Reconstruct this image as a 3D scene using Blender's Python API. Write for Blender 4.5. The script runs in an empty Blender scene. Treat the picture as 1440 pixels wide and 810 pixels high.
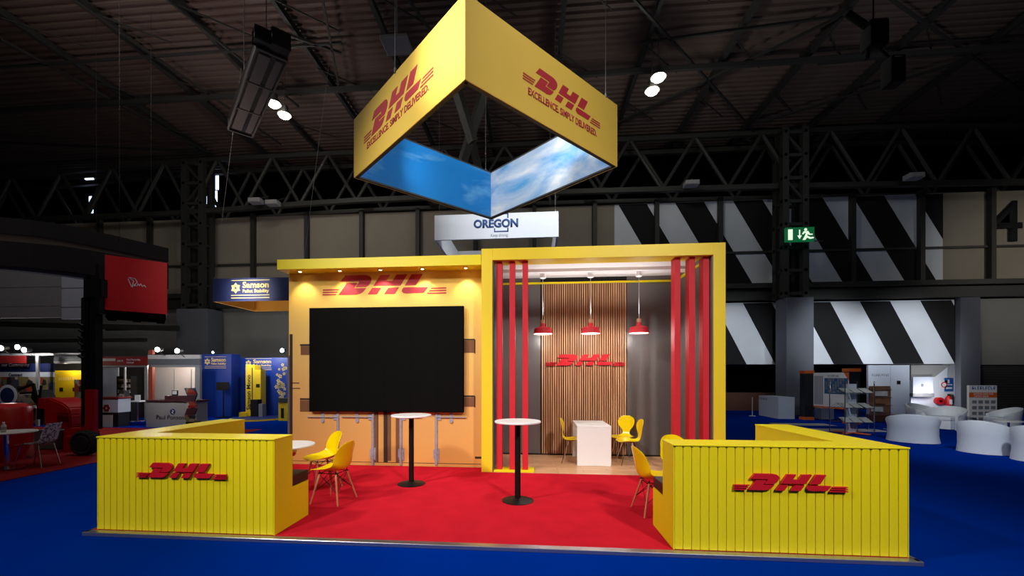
import bpy, bmesh, math, random
from mathutils import Vector, Matrix
random.seed(7)
COL = bpy.context.scene.collection
PI = math.pi

# ------------------------------------------------------------ camera geometry
FPX, CX, CY, EYE = 590.0, 697.0, 528.8, 1.74
YAW = math.radians(5.008)
RX = (math.cos(YAW), math.sin(YAW)); FW = (-math.sin(YAW), math.cos(YAW))
def ray(x, y):
    u = (x-CX)/FPX; w = -(y-CY)/FPX
    return (u*RX[0]+FW[0], u*RX[1]+FW[1], w)
def atZ(x, y, z=0.0):
    r = ray(x, y); t = (z-EYE)/r[2]; return Vector((r[0]*t, r[1]*t, z))
def atY(x, y, Y):
    r = ray(x, y); t = Y/r[1]; return Vector((r[0]*t, Y, EYE+r[2]*t))

# ------------------------------------------------------------ materials
def lin(c):
    c = c/255.0
    return c/12.92 if c <= 0.04045 else ((c+0.055)/1.055)**2.4
def rgb(r, g, b): return (lin(r), lin(g), lin(b), 1.0)
def nodes(name):
    m = bpy.data.materials.new(name); m.use_nodes = True
    nt = m.node_tree; b = nt.nodes['Principled BSDF']
    return m, nt, b
def N(nt, t, **k):
    n = nt.nodes.new(t)
    for a, v in k.items(): setattr(n, a, v)
    return n
def mat(name, c, rough=0.5, metal=0.0, var=0.06, scale=8.0, bump=0.0, bscale=60.0, spec=0.5, emit=None, estr=0.0, c2=None):
    m, nt, b = nodes(name)
    tc = N(nt, 'ShaderNodeTexCoord'); nz = N(nt, 'ShaderNodeTexNoise')
    nz.inputs['Scale'].default_value = scale; nz.inputs['Detail'].default_value = 4
    nt.links.new(tc.outputs['Object'], nz.inputs['Vector'])
    mx = N(nt, 'ShaderNodeMix', data_type='RGBA')
    base = rgb(*c)
    other = rgb(*c2) if c2 else tuple(max(0, v*(1-var*2.2)) for v in base[:3])+(1,)
    mx.inputs[6].default_value = base; mx.inputs[7].default_value = other
    nt.links.new(nz.outputs['Fac'], mx.inputs[0])
    nt.links.new(mx.outputs[2], b.inputs['Base Color'])
    b.inputs['Roughness'].default_value = rough; b.inputs['Metallic'].default_value = metal
    b.inputs['Specular IOR Level'].default_value = spec
    if bump > 0:
        n2 = N(nt, 'ShaderNodeTexNoise'); n2.inputs['Scale'].default_value = bscale; n2.inputs['Detail'].default_value = 3
        nt.links.new(tc.outputs['Object'], n2.inputs['Vector'])
        bp = N(nt, 'ShaderNodeBump'); bp.inputs['Strength'].default_value = bump; bp.inputs['Distance'].default_value = 0.01
        nt.links.new(n2.outputs['Fac'], bp.inputs['Height']); nt.links.new(bp.outputs['Normal'], b.inputs['Normal'])
    if emit:
        b.inputs['Emission Color'].default_value = rgb(*emit); b.inputs['Emission Strength'].default_value = estr
    return m
M = {}
M['yellow'] = mat('yellow_paint', (238, 217, 12), 0.42, var=0.02)
M['yellow_frame'] = mat('yellow_vinyl', (244, 212, 42), 0.4, var=0.02)
M['yellow_warm'] = mat('warm_yellow_panel', (238, 220, 6), 0.45, var=0.02)
M['yellow_plastic'] = mat('yellow_plastic', (240, 205, 5), 0.18, var=0.01, spec=0.6)
M['yellow_sign'] = mat('yellow_fabric', (243, 203, 80), 0.7, var=0.02, scale=2)
M['dhl_red'] = mat('red_lettering', (200, 15, 35), 0.45, var=0.03)
M['print_red'] = mat('printed_red', (190, 38, 52), 0.6, var=0.03)
M['slat_red'] = mat('red_lacquer', (205, 24, 42), 0.6, var=0.03)
M['carpet_red'] = mat('red_carpet', (208, 34, 50), 0.95, var=0.16, scale=3.2, bump=0.5, bscale=260, spec=0.0)
M['carpet_red2'] = mat('neighbour_red_carpet', (125, 14, 18), 0.95, var=0.15, scale=2.0, bump=0.4, bscale=200, spec=0.1)
M['carpet_blue'] = mat('blue_carpet', (0, 44, 142), 0.95, var=0.10, scale=1.2, bump=0.4, bscale=220, spec=0.0)
M['cushion'] = mat('black_leatherette', (13, 14, 14), 0.45, var=0.1, bump=0.1)
M['black'] = mat('black_metal', (9, 9, 10), 0.5, spec=0.3, var=0.1)
M['matt_black'] = mat('matt_black', (7, 7, 8), 0.9, var=0.2, spec=0.0)
M['hoist_grey'] = mat('hoist_dark_grey', (22, 22, 24), 0.8, var=0.2, spec=0.1)
M['blackrub'] = mat('black_rubber', (9, 9, 9), 0.8, var=0.2, bump=0.2)
M['screen'] = mat('screen_black', (12, 12, 12), 0.75, var=0.08, scale=1.5, spec=0.06)
M['white'] = mat('white_laminate', (240, 240, 240), 0.3, var=0.015)
M['white_fabric'] = mat('white_banner_fabric', (236, 238, 245), 0.7, var=0.02)
M['white_ceiling'] = mat('white_ceiling_panel', (235, 228, 226), 0.5, var=0.03)
M['tubwhite'] = mat('white_faux_leather', (222, 230, 240), 0.45, var=0.05, scale=3, bump=0.15, bscale=12)
M['grey_panel'] = mat('grey_panel', (104, 99, 98), 0.34, var=0.06, scale=2.0, spec=0.6)
M['dark_grey'] = mat('dark_grey', (60, 58, 56), 0.5, var=0.1)
M['alu'] = mat('aluminium', (190, 190, 198), 0.3, 0.9, var=0.08)
M['chrome'] = mat('chrome', (210, 212, 215), 0.12, 1.0, var=0.02)
M['copper'] = mat('brushed_wood_ring', (196, 150, 110), 0.5, var=0.15, scale=25)
M['beech'] = mat('beech_wood', (205, 140, 100), 0.45, var=0.15, scale=14, c2=(180, 112, 76))
M['steel_dark'] = mat('dark_structural_steel', (47, 47, 43), 0.6, var=0.15, scale=1.5)
M['steel_beam'] = mat('roof_steel', (20, 19, 18), 0.8, var=0.15, scale=1.5)
M['roof'] = mat('roof_decking', (62, 54, 48), 0.8, var=0.2, scale=0.25, c2=(76, 57, 50))
M['void'] = mat('dark_void', (3, 3, 4), 0.9, spec=0.0, var=0.1)  # near-black base colour stands in for unlit depth
M['wall_beige'] = mat('beige_cladding', (150, 142, 126), 0.8, var=0.12, scale=0.9, bump=0.1, bscale=5)
M['wall_grey'] = mat('grey_concrete', (138, 138, 134), 0.85, var=0.12, scale=0.8, bump=0.2, bscale=12)
M['column_grey'] = mat('column_concrete', (96, 99, 108), 0.85, var=0.1, scale=0.8, bump=0.2, bscale=12)
M['wall_white'] = mat('white_wall_paint', (224, 229, 236), 0.75, var=0.08, scale=0.9)
M['wall_black'] = mat('black_wall_paint', (6, 6, 7), 0.85, var=0.1, scale=0.9)
M['dark_wood'] = mat('dark_brown_wall', (88, 48, 26), 0.6, var=0.2)
M['navy'] = mat('navy_banner', (20, 34, 88), 0.6, var=0.05)
M['samson_blue'] = mat('blue_booth_panel', (12, 55, 150), 0.45, var=0.08, scale=1.0)
M['samson_dark'] = mat('dark_blue_booth_panel', (10, 36, 105), 0.45, var=0.08, scale=1.0)
M['cream'] = mat('cream_print', (232, 205, 130), 0.6, var=0.03)
M['orange_fabric'] = mat('orange_fabric', (240, 165, 50), 0.7, var=0.05)
M['orange'] = mat('orange_plastic', (215, 100, 40), 0.5, var=0.05)
M['mach_yellow'] = mat('machine_yellow', (235, 200, 25), 0.4, var=0.04)
M['mach_red'] = mat('machine_red', (185, 14, 16), 0.35, var=0.06)
M['crate_red'] = mat('red_crate_wrap', (205, 10, 24), 0.5, var=0.05)
M['header_red'] = mat('dark_red_fascia', (135, 26, 26), 0.5, var=0.05)
M['shell_grey'] = mat('shell_scheme_grey', (165, 165, 165), 0.4, 0.3, var=0.05)
M['shell_fascia'] = mat('shell_fascia_grey', (96, 98, 102), 0.5, var=0.05)
M['shell_panel'] = mat('shell_panel', (196, 190, 186), 0.6, var=0.05)
M['counter_grey'] = mat('counter_grey', (150, 148, 146), 0.5, var=0.04)
M['brick'] = mat('rust_post', (165, 72, 46), 0.6, var=0.06)
M['plum'] = mat('plum_display', (70, 24, 34), 0.6, var=0.2, scale=14)
M['ring_dark'] = mat('dark_ring_fabric', (24, 24, 26), 0.8, var=0.05)
M['ring_grey'] = mat('grey_ring_stripe', (92, 88, 80), 0.6, var=0.05)
M['ring_navy'] = mat('navy_ring_edge', (14, 18, 48), 0.8, var=0.05)
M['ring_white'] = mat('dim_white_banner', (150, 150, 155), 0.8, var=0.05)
M['text_blue'] = mat('blue_lettering', (40, 72, 130), 0.5, var=0.02)
M['text_dark'] = mat('dark_lettering', (24, 26, 30), 0.5, var=0.02)
M['text_grey'] = mat('grey_lettering', (120, 125, 135), 0.5, var=0.02)
M['text_white'] = mat('white_lettering', (225, 225, 230), 0.5, var=0.02)
M['poster_white'] = mat('poster_white', (225, 225, 225), 0.5, var=0.02)
M['poster_blue'] = mat('poster_blue', (48, 112, 158), 0.5, var=0.3, scale=9)
M['magazine'] = mat('magazine_cover', (205, 208, 206), 0.35, var=0.3, scale=12)
M['magazine_brown'] = mat('brown_leaflet', (140, 100, 72), 0.4, var=0.3, scale=9)
M['plinth_white'] = mat('white_plinth', (195, 202, 215), 0.4, var=0.03)
M['exit_green'] = mat('exit_green', (8, 96, 52), 0.5, var=0.02, emit=(8, 110, 60), estr=0.5)
M['exit_white'] = mat('exit_lit_white', (240, 255, 235), 0.5, var=0.0, emit=(235, 255, 225), estr=0.9)
M['lamp_glow'] = mat('lamp_glow', (255, 255, 255), 0.5, var=0.0, emit=(255, 250, 225), estr=30)
M['spot_glow'] = mat('booth_spot_glow', (255, 255, 255), 0.5, var=0.0, emit=(225, 240, 255), estr=25)
M['warm_glow'] = mat('warm_spot_glow', (255, 255, 255), 0.5, var=0.0, emit=(255, 225, 170), estr=22)
M['shade_in'] = mat('lamp_white_inside', (255, 250, 240), 0.5, var=0.0, emit=(255, 246, 225), estr=1.0)
M['slit_glow'] = mat('daylight_slit', (255, 255, 255), 0.5, var=0.0, emit=(200, 215, 255), estr=3.0)
M['fire_red'] = mat('extinguisher_red', (200, 18, 26), 0.3, var=0.03)
M['sign_blue'] = mat('mandatory_blue', (20, 90, 170), 0.5, var=0.03)
M['cable'] = mat('cable_white', (190, 190, 190), 0.5, var=0.02)
M['wire'] = mat('steel_wire', (110, 110, 110), 0.6, 0.2, var=0.02)
M['lock'] = mat('printed_lock_rod', (182, 178, 196), 0.6, var=0.25, scale=30)
M['lock2'] = mat('printed_lock_plate', (140, 134, 150), 0.6, var=0.3, scale=40)
M['p_dark'] = mat('printed_dark_brown', (56, 34, 26), 0.7, var=0.15)
M['p_mid'] = mat('printed_mid_brown', (128, 82, 48), 0.7, var=0.15)
M['p_tan'] = mat('printed_tan', (222, 165, 88), 0.7, var=0.08)
M['p_edge'] = mat('printed_grey_edge', (112, 98, 92), 0.7, var=0.15)

def mat_container():
    m, nt, b = nodes('printed_container_skin')
    g = N(nt, 'ShaderNodeNewGeometry'); s = N(nt, 'ShaderNodeSeparateXYZ'); nt.links.new(g.outputs['Position'], s.inputs[0])
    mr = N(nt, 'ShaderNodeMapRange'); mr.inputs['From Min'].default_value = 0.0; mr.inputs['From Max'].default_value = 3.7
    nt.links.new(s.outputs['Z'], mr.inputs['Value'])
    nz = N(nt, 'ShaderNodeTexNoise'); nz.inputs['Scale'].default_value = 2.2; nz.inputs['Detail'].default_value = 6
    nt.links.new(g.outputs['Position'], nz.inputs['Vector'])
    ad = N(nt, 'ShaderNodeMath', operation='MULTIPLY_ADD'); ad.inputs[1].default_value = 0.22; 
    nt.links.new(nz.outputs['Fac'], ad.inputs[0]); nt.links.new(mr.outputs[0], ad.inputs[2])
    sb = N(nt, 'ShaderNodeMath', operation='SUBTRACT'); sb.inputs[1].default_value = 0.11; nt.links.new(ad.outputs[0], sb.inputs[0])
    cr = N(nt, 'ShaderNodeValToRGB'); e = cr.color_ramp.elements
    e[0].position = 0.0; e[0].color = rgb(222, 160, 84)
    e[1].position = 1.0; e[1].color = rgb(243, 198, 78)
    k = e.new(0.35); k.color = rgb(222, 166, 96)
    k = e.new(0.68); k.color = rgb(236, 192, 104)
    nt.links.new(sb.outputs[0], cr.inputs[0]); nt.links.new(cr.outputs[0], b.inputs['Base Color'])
    b.inputs['Roughness'].default_value = 0.55
    return m
M['container'] = mat_container()

def mat_planks(name, c1, c2, cg, pw, pl, rot=0.0):
    m, nt, b = nodes(name)
    g = N(nt, 'ShaderNodeNewGeometry'); mp = N(nt, 'ShaderNodeMapping'); mp.inputs['Rotation'].default_value = (0, 0, rot)
    nt.links.new(g.outputs['Position'], mp.inputs['Vector'])
    br = N(nt, 'ShaderNodeTexBrick'); br.inputs['Scale'].default_value = 1.0
    br.inputs['Brick Width'].default_value = pl; br.inputs['Row Height'].default_value = pw
    br.inputs['Mortar Size'].default_value = 0.003; br.inputs['Color1'].default_value = rgb(*c1)
    br.inputs['Color2'].default_value = rgb(*c2); br.inputs['Mortar'].default_value = rgb(*cg)
    nt.links.new(mp.outputs[0], br.inputs['Vector'])
    m2 = N(nt, 'ShaderNodeMapping'); m2.inputs['Scale'].default_value = (2, 22, 1); nt.links.new(mp.outputs[0], m2.inputs['Vector'])
    nz = N(nt, 'ShaderNodeTexNoise'); nz.inputs['Scale'].default_value = 2.0; nz.inputs['Detail'].default_value = 5
    nt.links.new(m2.outputs[0], nz.inputs['Vector'])
    mx = N(nt, 'ShaderNodeMix', data_type='RGBA', blend_type='MULTIPLY'); mx.inputs[0].default_value = 0.55
    cr = N(nt, 'ShaderNodeValToRGB'); cr.color_ramp.elements[0].position = .3; cr.color_ramp.elements[0].color = (.5, .42, .36, 1)
    cr.color_ramp.elements[1].position = .7; cr.color_ramp.elements[1].color = (1, 1, 1, 1)
    nt.links.new(nz.outputs['Fac'], cr.inputs[0])
    nt.links.new(br.outputs['Color'], mx.inputs[6]); nt.links.new(cr.outputs[0], mx.inputs[7])
    nt.links.new(mx.outputs[2], b.inputs['Base Color']); b.inputs['Roughness'].default_value = 0.35
    return m
M['wood_floor'] = mat_planks('oak_floor', (232, 184, 142), (214, 160, 118), (150, 104, 72), 0.16, 0.9)

def mat_slatwood():
    m, nt, b = nodes('oak_slats')
    g = N(nt, 'ShaderNodeNewGeometry'); mp = N(nt, 'ShaderNodeMapping'); mp.inputs['Scale'].default_value = (22, 22, 0.9)
    nt.links.new(g.outputs['Position'], mp.inputs['Vector'])
    nz = N(nt, 'ShaderNodeTexNoise'); nz.inputs['Scale'].default_value = 1.0; nz.inputs['Detail'].default_value = 4
    nt.links.new(mp.outputs[0], nz.inputs['Vector'])
    cr = N(nt, 'ShaderNodeValToRGB'); cr.color_ramp.elements[0].position = .3; cr.color_ramp.elements[0].color = rgb(166, 112, 76)
    cr.color_ramp.elements[1].position = .72; cr.color_ramp.elements[1].color = rgb(216, 166, 122)
    nt.links.new(nz.outputs['Fac'], cr.inputs[0]); nt.links.new(cr.outputs[0], b.inputs['Base Color'])
    b.inputs['Roughness'].default_value = 0.5
    return m
M['slatwood'] = mat_slatwood()

def mat_sky(name, lo, hi, seed, cover):
    m, nt, b = nodes(name)
    g = N(nt, 'ShaderNodeNewGeometry'); mp = N(nt, 'ShaderNodeMapping')
    mp.inputs['Scale'].default_value = (0.62, 0.62, 1.5); mp.inputs['Location'].default_value = (seed, seed*1.7, 0); mp.inputs['Rotation'].default_value = (0.5, 0.3, 0)
    nt.links.new(g.outputs['Position'], mp.inputs['Vector'])
    nz = N(nt, 'ShaderNodeTexNoise'); nz.inputs['Scale'].default_value = 1.15; nz.inputs['Detail'].default_value = 9; nz.inputs['Distortion'].default_value = 0.7; nz.inputs['Roughness'].default_value = 0.55
    nt.links.new(mp.outputs[0], nz.inputs['Vector'])
    cr = N(nt, 'ShaderNodeValToRGB'); e = cr.color_ramp.elements
    e[0].position = cover; e[0].color = rgb(*lo); e[1].position = cover+0.33; e[1].color = rgb(*hi)
    k = e.new(cover+0.14); k.color = tuple(0.6*a+0.4*c for a, c in zip(rgb(*lo), rgb(*hi)))
    nt.links.new(nz.outputs['Fac'], cr.inputs[0]); nt.links.new(cr.outputs[0], b.inputs['Base Color'])
    b.inputs['Roughness'].default_value = 0.7
    b.inputs['Emission Strength'].default_value = 0.0
    return m
M['sky_left'] = mat_sky('printed_deep_blue_sky', (0, 128, 205), (140, 205, 238), 3.0, 0.52)
M['sky_right'] = mat_sky('printed_cloudy_sky', (20, 158, 226), (250, 253, 255), 8.0, 0.32)

def mat_collage(name, cols, scale):
    m, nt, b = nodes(name)
    tc = N(nt, 'ShaderNodeTexCoord'); v = N(nt, 'ShaderNodeTexVoronoi'); v.inputs['Scale'].default_value = scale
    nt.links.new(tc.outputs['Object'], v.inputs['Vector'])
    s = N(nt, 'ShaderNodeSeparateColor'); nt.links.new(v.outputs['Color'], s.inputs[0])
    cr = N(nt, 'ShaderNodeValToRGB'); cr.color_ramp.interpolation = 'CONSTANT'
    e = cr.color_ramp.elements; e[0].color = rgb(*cols[0]); e[1].position = 1/len(cols); e[1].color = rgb(*cols[1])
    for i in range(2, len(cols)):
        k = e.new(i/len(cols)); k.color = rgb(*cols[i])
    nt.links.new(s.outputs[0], cr.inputs[0]); nt.links.new(cr.outputs[0], b.inputs['Base Color']); b.inputs['Roughness'].default_value = 0.5
    return m
M['collage'] = mat_collage('photo_collage_print', [(70, 60, 55), (130, 120, 110), (35, 35, 40), (150, 60, 40), (110, 100, 60), (170, 160, 150), (50, 60, 80)], 5.0)
M['spots_shell'] = mat_collage('perforated_chair_shell', [(215, 215, 208), (205, 205, 198), (120, 120, 115), (200, 200, 194), (80, 80, 76)], 38.0)
M['books'] = mat_collage('rack_contents', [(140, 130, 120), (60, 60, 60), (180, 175, 165), (90, 70, 60)], 8.0)

# ------------------------------------------------------------ mesh builder
class MB:
    def __init__(s): s.bm = bmesh.new()
    def box(s, x0, x1, y0, y1, z0, z1, bev=0.0, seg=2, mt=None):
        r = bmesh.ops.create_cube(s.bm, size=1.0); vs = r['verts']
        for v in vs:
            v.co = Vector(((x0+x1)/2+v.co.x*abs(x1-x0), (y0+y1)/2+v.co.y*abs(y1-y0), (z0+z1)/2+v.co.z*abs(z1-z0)))
            if mt is not None: v.co = mt @ v.co
        if bev > 0:
            ed = list({e for v in vs for e in v.link_edges})
            bmesh.ops.bevel(s.bm, geom=ed, offset=bev, segments=seg, affect='EDGES', profile=0.7)
        return s
    def bar(s, p, q, w, h=None, up=(0, 0, 1)):
        p = Vector(p); q = Vector(q); d = q-p; L = d.length; h = h or w
        z = d.normalized(); u = Vector(up)
        if abs(z.dot(u)) > 0.98: u = Vector((0, 1, 0))
        x = u.cross(z).normalized(); y = z.cross(x)
        mt = Matrix((x, y, z)).transposed().to_4x4(); mt.translation = (p+q)/2
        return s.box(-w/2, w/2, -h/2, h/2, -L/2, L/2, mt=mt)
    def tube(s, p, q, r, r2=None, n=12, cap=True):
        p = Vector(p); q = Vector(q); d = q-p; L = d.length; r2 = r if r2 is None else r2
        z = d.normalized(); u = Vector((0, 0, 1)) if abs(z.z) < 0.98 else Vector((1, 0, 0))
        x = u.cross(z).normalized(); y = z.cross(x)
        mt = Matrix((x, y, z)).transposed().to_4x4(); mt.translation = (p+q)/2
        bmesh.ops.create_cone(s.bm, cap_ends=cap, segments=n, radius1=r, radius2=r2, depth=L, matrix=mt)
        return s
    def lathe(s, prof, c, n=32, a0=0.0, a1=2*PI):
        full = abs(a1-a0-2*PI) < 1e-6; m = n if full else n+1; rings = []
        for r, z in prof:
            rings.append([s.bm.verts.new((c[0]+r*math.cos(a0+(a1-a0)*i/n), c[1]+r*math.sin(a0+(a1-a0)*i/n), c[2]+z)) for i in range(m)])
        for a, b in zip(rings, rings[1:]):
            for i in range(m if full else m-1):
                j = (i+1) % m
                try: s.bm.faces.new((a[i], a[j], b[j], b[i]))
                except ValueError: pass
        return s
    def prism(s, pts, O, U, V, Nn, t0, t1):
        O, U, V, Nn = map(Vector, (O, U, V, Nn))
        a = [s.bm.verts.new(O+U*x+V*y+Nn*t0) for x, y in pts]
        b = [s.bm.verts.new(O+U*x+V*y+Nn*t1) for x, y in pts]
        n = len(pts)
        s.bm.faces.new(a); s.bm.faces.new(list(reversed(b)))
        for i in range(n): s.bm.faces.new((a[i], b[i], b[(i+1) % n], a[(i+1) % n]))
        return s
    def grid(s, fn, nu, nv):
        g = [[s.bm.verts.new(fn(i/nu, j/nv)) for j in range(nv+1)] for i in range(nu+1)]
        for i in range(nu):
            for j in range(nv): s.bm.faces.new((g[i][j], g[i+1][j], g[i+1][j+1], g[i][j+1]))
        return s
    def solid(s, t):
        bmesh.ops.recalc_face_normals(s.bm, faces=s.bm.faces[:])
        bmesh.ops.solidify(s.bm, geom=s.bm.faces[:], thickness=t); return s
    def merge(s, d=1e-4): bmesh.ops.remove_doubles(s.bm, verts=s.bm.verts[:], dist=d); return s
    def build(s, name, m, parent=None, smooth=False, fix=True):
        if fix: bmesh.ops.recalc_face_normals(s.bm, faces=s.bm.faces[:])
        me = bpy.data.meshes.new(name)
        if parent is not None:
            off = world_loc(parent)
            bmesh.ops.translate(s.bm, verts=s.bm.verts[:], vec=-off)
            o_loc = Vector((0, 0, 0))
        else:
            xs = [v.co for v in s.bm.verts]
            o_loc = Vector(((min(v.x for v in xs)+max(v.x for v in xs))/2, (min(v.y for v in xs)+max(v.y for v in xs))/2, min(v.z for v in xs)))
            bmesh.ops.translate(s.bm, verts=s.bm.verts[:], vec=-o_loc)
        s.bm.to_mesh(me); s.bm.free()
        me.materials.append(M[m] if isinstance(m, str) else m)
        if smooth:
            for p in me.polygons: p.use_smooth = True
            try: me.set_sharp_from_angle(angle=math.radians(38))
            except Exception: pass
        o = bpy.data.objects.new(name, me); COL.objects.link(o); o.location = o_loc
        if parent is not None: o.parent = parent
        return o
def world_loc(o):
    v = Vector(o.location)
    while o.parent: o = o.parent; v += Vector(o.location)
    return v
def tag(o, label, cat, group=None, kind=None):
    if label: o['label'] = label
    if cat: o['category'] = cat
    if group: o['group'] = group
    if kind: o['kind'] = kind
    return o
def thing(name, loc, label, cat, group=None):
    o = bpy.data.objects.new(name, None); o.empty_display_size = 0.1; COL.objects.link(o); o.location = loc
    return tag(o, label, cat, group)
def struct(o, label=None):
    o['kind'] = 'structure'
    if label: o['label'] = label
    return o
def copy_tree(o, parent=None):
    c = o.copy(); COL.objects.link(c)
    if parent is not None: c.parent = parent
    for ch in [k for k in bpy.data.objects if k.parent == o]: copy_tree(ch, c)
    return c
def text(s, size, O, U, V, Nn, m, name, parent=None, depth=0.004, bold=0.0, sx=1.0, shear=0.0, align='LEFT', fit=None):
    cu = bpy.data.curves.new('t', 'FONT'); cu.body = s; cu.size = size; cu.offset = bold; cu.extrude = 0; cu.shear = shear
    cu.align_x = align; cu.resolution_u = 3
    ob = bpy.data.objects.new('t', cu); COL.objects.link(ob)
    bpy.context.view_layer.update()
    dg = bpy.context.evaluated_depsgraph_get(); me = bpy.data.meshes.new_from_object(ob.evaluated_get(dg))
    bm = bmesh.new(); bm.from_mesh(me)
    bpy.data.objects.remove(ob); bpy.data.curves.remove(cu); bpy.data.meshes.remove(me)
    r = bmesh.ops.extrude_face_region(bm, geom=bm.faces[:])
    for e in r['geom']:
        if isinstance(e, bmesh.types.BMVert): e.co.z += depth
    O, U, V, Nn = map(Vector, (O, U, V, Nn))
    if fit:
        xs = [v.co.x for v in bm.verts]; sx = fit/(max(xs)-min(xs))
    for v in bm.verts:
        v.co = O + U*(v.co.x*sx) + V*v.co.y + Nn*v.co.z
    b = MB(); b.bm.free(); b.bm = bm
    return b.build(name, m, parent)
def marks(P, n, w, h, m, parent, seed=1):
    '''row of illegible small letter shapes'''
    rr = random.Random(seed); b = MB()
    for k in range(n):
        x = P.x+w*k/n; ww = w/n*0.68
        b.box(x, x+ww*0.3, P.y-0.004, P.y, P.z, P.z+h)
        if k % 3 != 1: b.box(x+ww*0.3, x+ww, P.y-0.004, P.y, P.z+h*0.8, P.z+h)
        b.box(x+ww*0.3, x+ww*rr.choice((0.8, 1.0)), P.y-0.004, P.y, P.z+h*0.36*rr.choice((0, 1)), P.z+h*0.2+h*0.36*rr.choice((0, 1)))
    return b.build('lettering', m, parent)
XZ = ((1, 0, 0), (0, 0, 1), (0, -1, 0))       # facing the viewer side of the hall

# ------------------------------------------------------------ company logo
LOGO = [
 [(640,325),(832,321),(866,328),(888,343),(893,364),(882,388),(862,411),(838,426),(738,429),(774,382),(768,378),(590,381)],
 [(655,392),(752,390),(756,396),(722,438),(840,436),(812,468),(785,485),(745,494),(575,497)],
 [(975,320),(1068,318),(1030,372),(1090,371),(1128,317),(1230,313),(1165,412),(908,417)],
 [(898,433),(985,431),(943,490),(855,492)], [(1052,431),(1150,428),(1110,486),(1010,488)],
 [(1270,313),(1375,310),(1310,408),(1205,412)],
 [(1195,428),(1425,424),(1382,474),(1215,481),(1192,477),(1176,462),(1180,446)],
 [(424,446),(586,446),(577,457),(424,457)], [(422,467),(570,467),(562,478),(422,478)], [(420,488),(556,488),(548,499),(420,499)],
 [(1452,439),(1592,436),(1592,447),(1443,450)], [(1436,460),(1592,457),(1592,468),(1427,471)], [(1420,482),(1592,479),(1592,490),(1411,493)],
]
def logo_polys():
    out = []
    for k, p in enumerate(LOGO):
        q = []
        for x, y in p:
            yy = y + (0.022*(x-600) if x > 600 and k < 7 else 0.022*(x-600)*(k >= 10)*0.5 if k >= 10 else 0)
            q.append((x, yy))
        out.append(q)
    cxm, cym = 1006, 415
    return [[((x-cxm)/1172.0, -(y-cym)/1172.0) for x, y in p] for p in out]
POLYS = logo_polys()
def logo(C, U, V, Nn, width, m, parent, t0=0.0, t1=0.004, hs=1.0, name='logo'):
    b = MB()
    for p in POLYS: b.prism([(x*width, y*width*hs) for x, y in p], C, U, V, Nn, t0, t1)
    return b.build(name, m, parent)

# =============================================================== SETTING
b = MB(); b.box(-34, 34, -6, 32, -0.1, 0.0); struct(b.build('floor', 'carpet_blue'), 'blue exhibition hall carpet')
# roof decking, corrugated across the hall
ROOF = 13.35
b = MB(); y = -4.0; prev = None; pts = []
while y < 27.5:
    pts += [(y, ROOF), (y+0.10, ROOF), (y+0.14, ROOF+0.07), (y+0.24, ROOF+0.07)]; y += 0.28
vs = [[b.bm.verts.new((X, p[0], p[1])) for p in pts] for X in (-34, 34)]
for i in range(len(pts)-1): b.bm.faces.new((vs[0][i], vs[1][i], vs[1][i+1], vs[0][i+1]))
b.box(-34, 34, -4, 27.5, ROOF+0.15, ROOF+0.25)
struct(b.build('ceiling', 'roof', fix=False), 'dark corrugated metal roof of the hall')
# outer shell
b = MB(); b.box(-34, 34, 22.6, 22.8, 8.0, ROOF); struct(b.build('wall_void_sheet', 'void'), 'near-black sheet added for the dark void above the cladding')  # black sheet added to stand for the dark void and carry the slits
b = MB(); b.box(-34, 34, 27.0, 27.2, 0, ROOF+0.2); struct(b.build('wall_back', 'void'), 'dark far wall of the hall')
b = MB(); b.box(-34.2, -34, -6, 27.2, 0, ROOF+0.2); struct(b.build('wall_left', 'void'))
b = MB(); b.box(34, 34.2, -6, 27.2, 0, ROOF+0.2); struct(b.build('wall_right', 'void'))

# roof beams in depth direction and bracing
hh = ROOF-0.25-EYE
for k in range(-8, 8):
    X = (0.60+0.2575*k)*hh*1.0
    b = MB(); b.bar((X, -3, ROOF-0.2), (X, 26.5, ROOF-0.2), 0.14, 0.22)
    for i in range(10):
        b.bar((X, -3+i*2.95, ROOF-0.38), (X+1.47, -3+i*2.95+1.47, ROOF-0.3), 0.035)
    struct(b.build('roof_beam', 'steel_beam'), 'dark steel purlin under the hall roof')
ZB = ROOF-0.45
for (x0, y0, x1, y1) in [(875, -20, 1060, 184), (1200, 14, 860, 177), (0, 55, 300, 219), (0, 200, 300, 214), (60, -30, 395, 203), (200, -30, 420, 150), (1440, 60, 1070, 172), (1240, -10, 1440, 130), (0, 95, 480, 60), (380, 40, 480, 75), (900, 60, 1200, 20), (1150, 90, 1440, 60), (450, -20, 478, 130), (560, -20, 640, 90)]:
    p = atZ(x0, y0, ZB); q = atZ(x1, y1, ZB)
    b = MB(); b.bar(p, q, 0.07, 0.08); struct(b.build('roof_brace', 'steel_beam'), 'thin diagonal steel brace under the roof')
for yy in (15.5,):
    b = MB(); b.bar((-30, yy, ROOF-0.62), (30, yy, ROOF-0.62), 0.12, 0.16)
    struct(b.build('roof_tie', 'steel_beam'), 'steel tie running across the hall under the roof')
# steeply raking props seen through the hanging sign
for (x0, y0, x1, y1, Y) in [(600, -10, 665, 200, 14.0), (560, -10, 612, 120, 14.0), (690, 100, 640, 262, 16.0), (632, 60, 694, 330, 19.0), (560, 180, 610, 290, 20.0)]:
    b = MB(); b.bar(atY(x0, y0, Y), atY(x1, y1, Y+1.2), 0.34, 0.22); struct(b.build('roof_strut', 'steel_dark'), 'raking steel strut of the roof frame')

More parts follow.
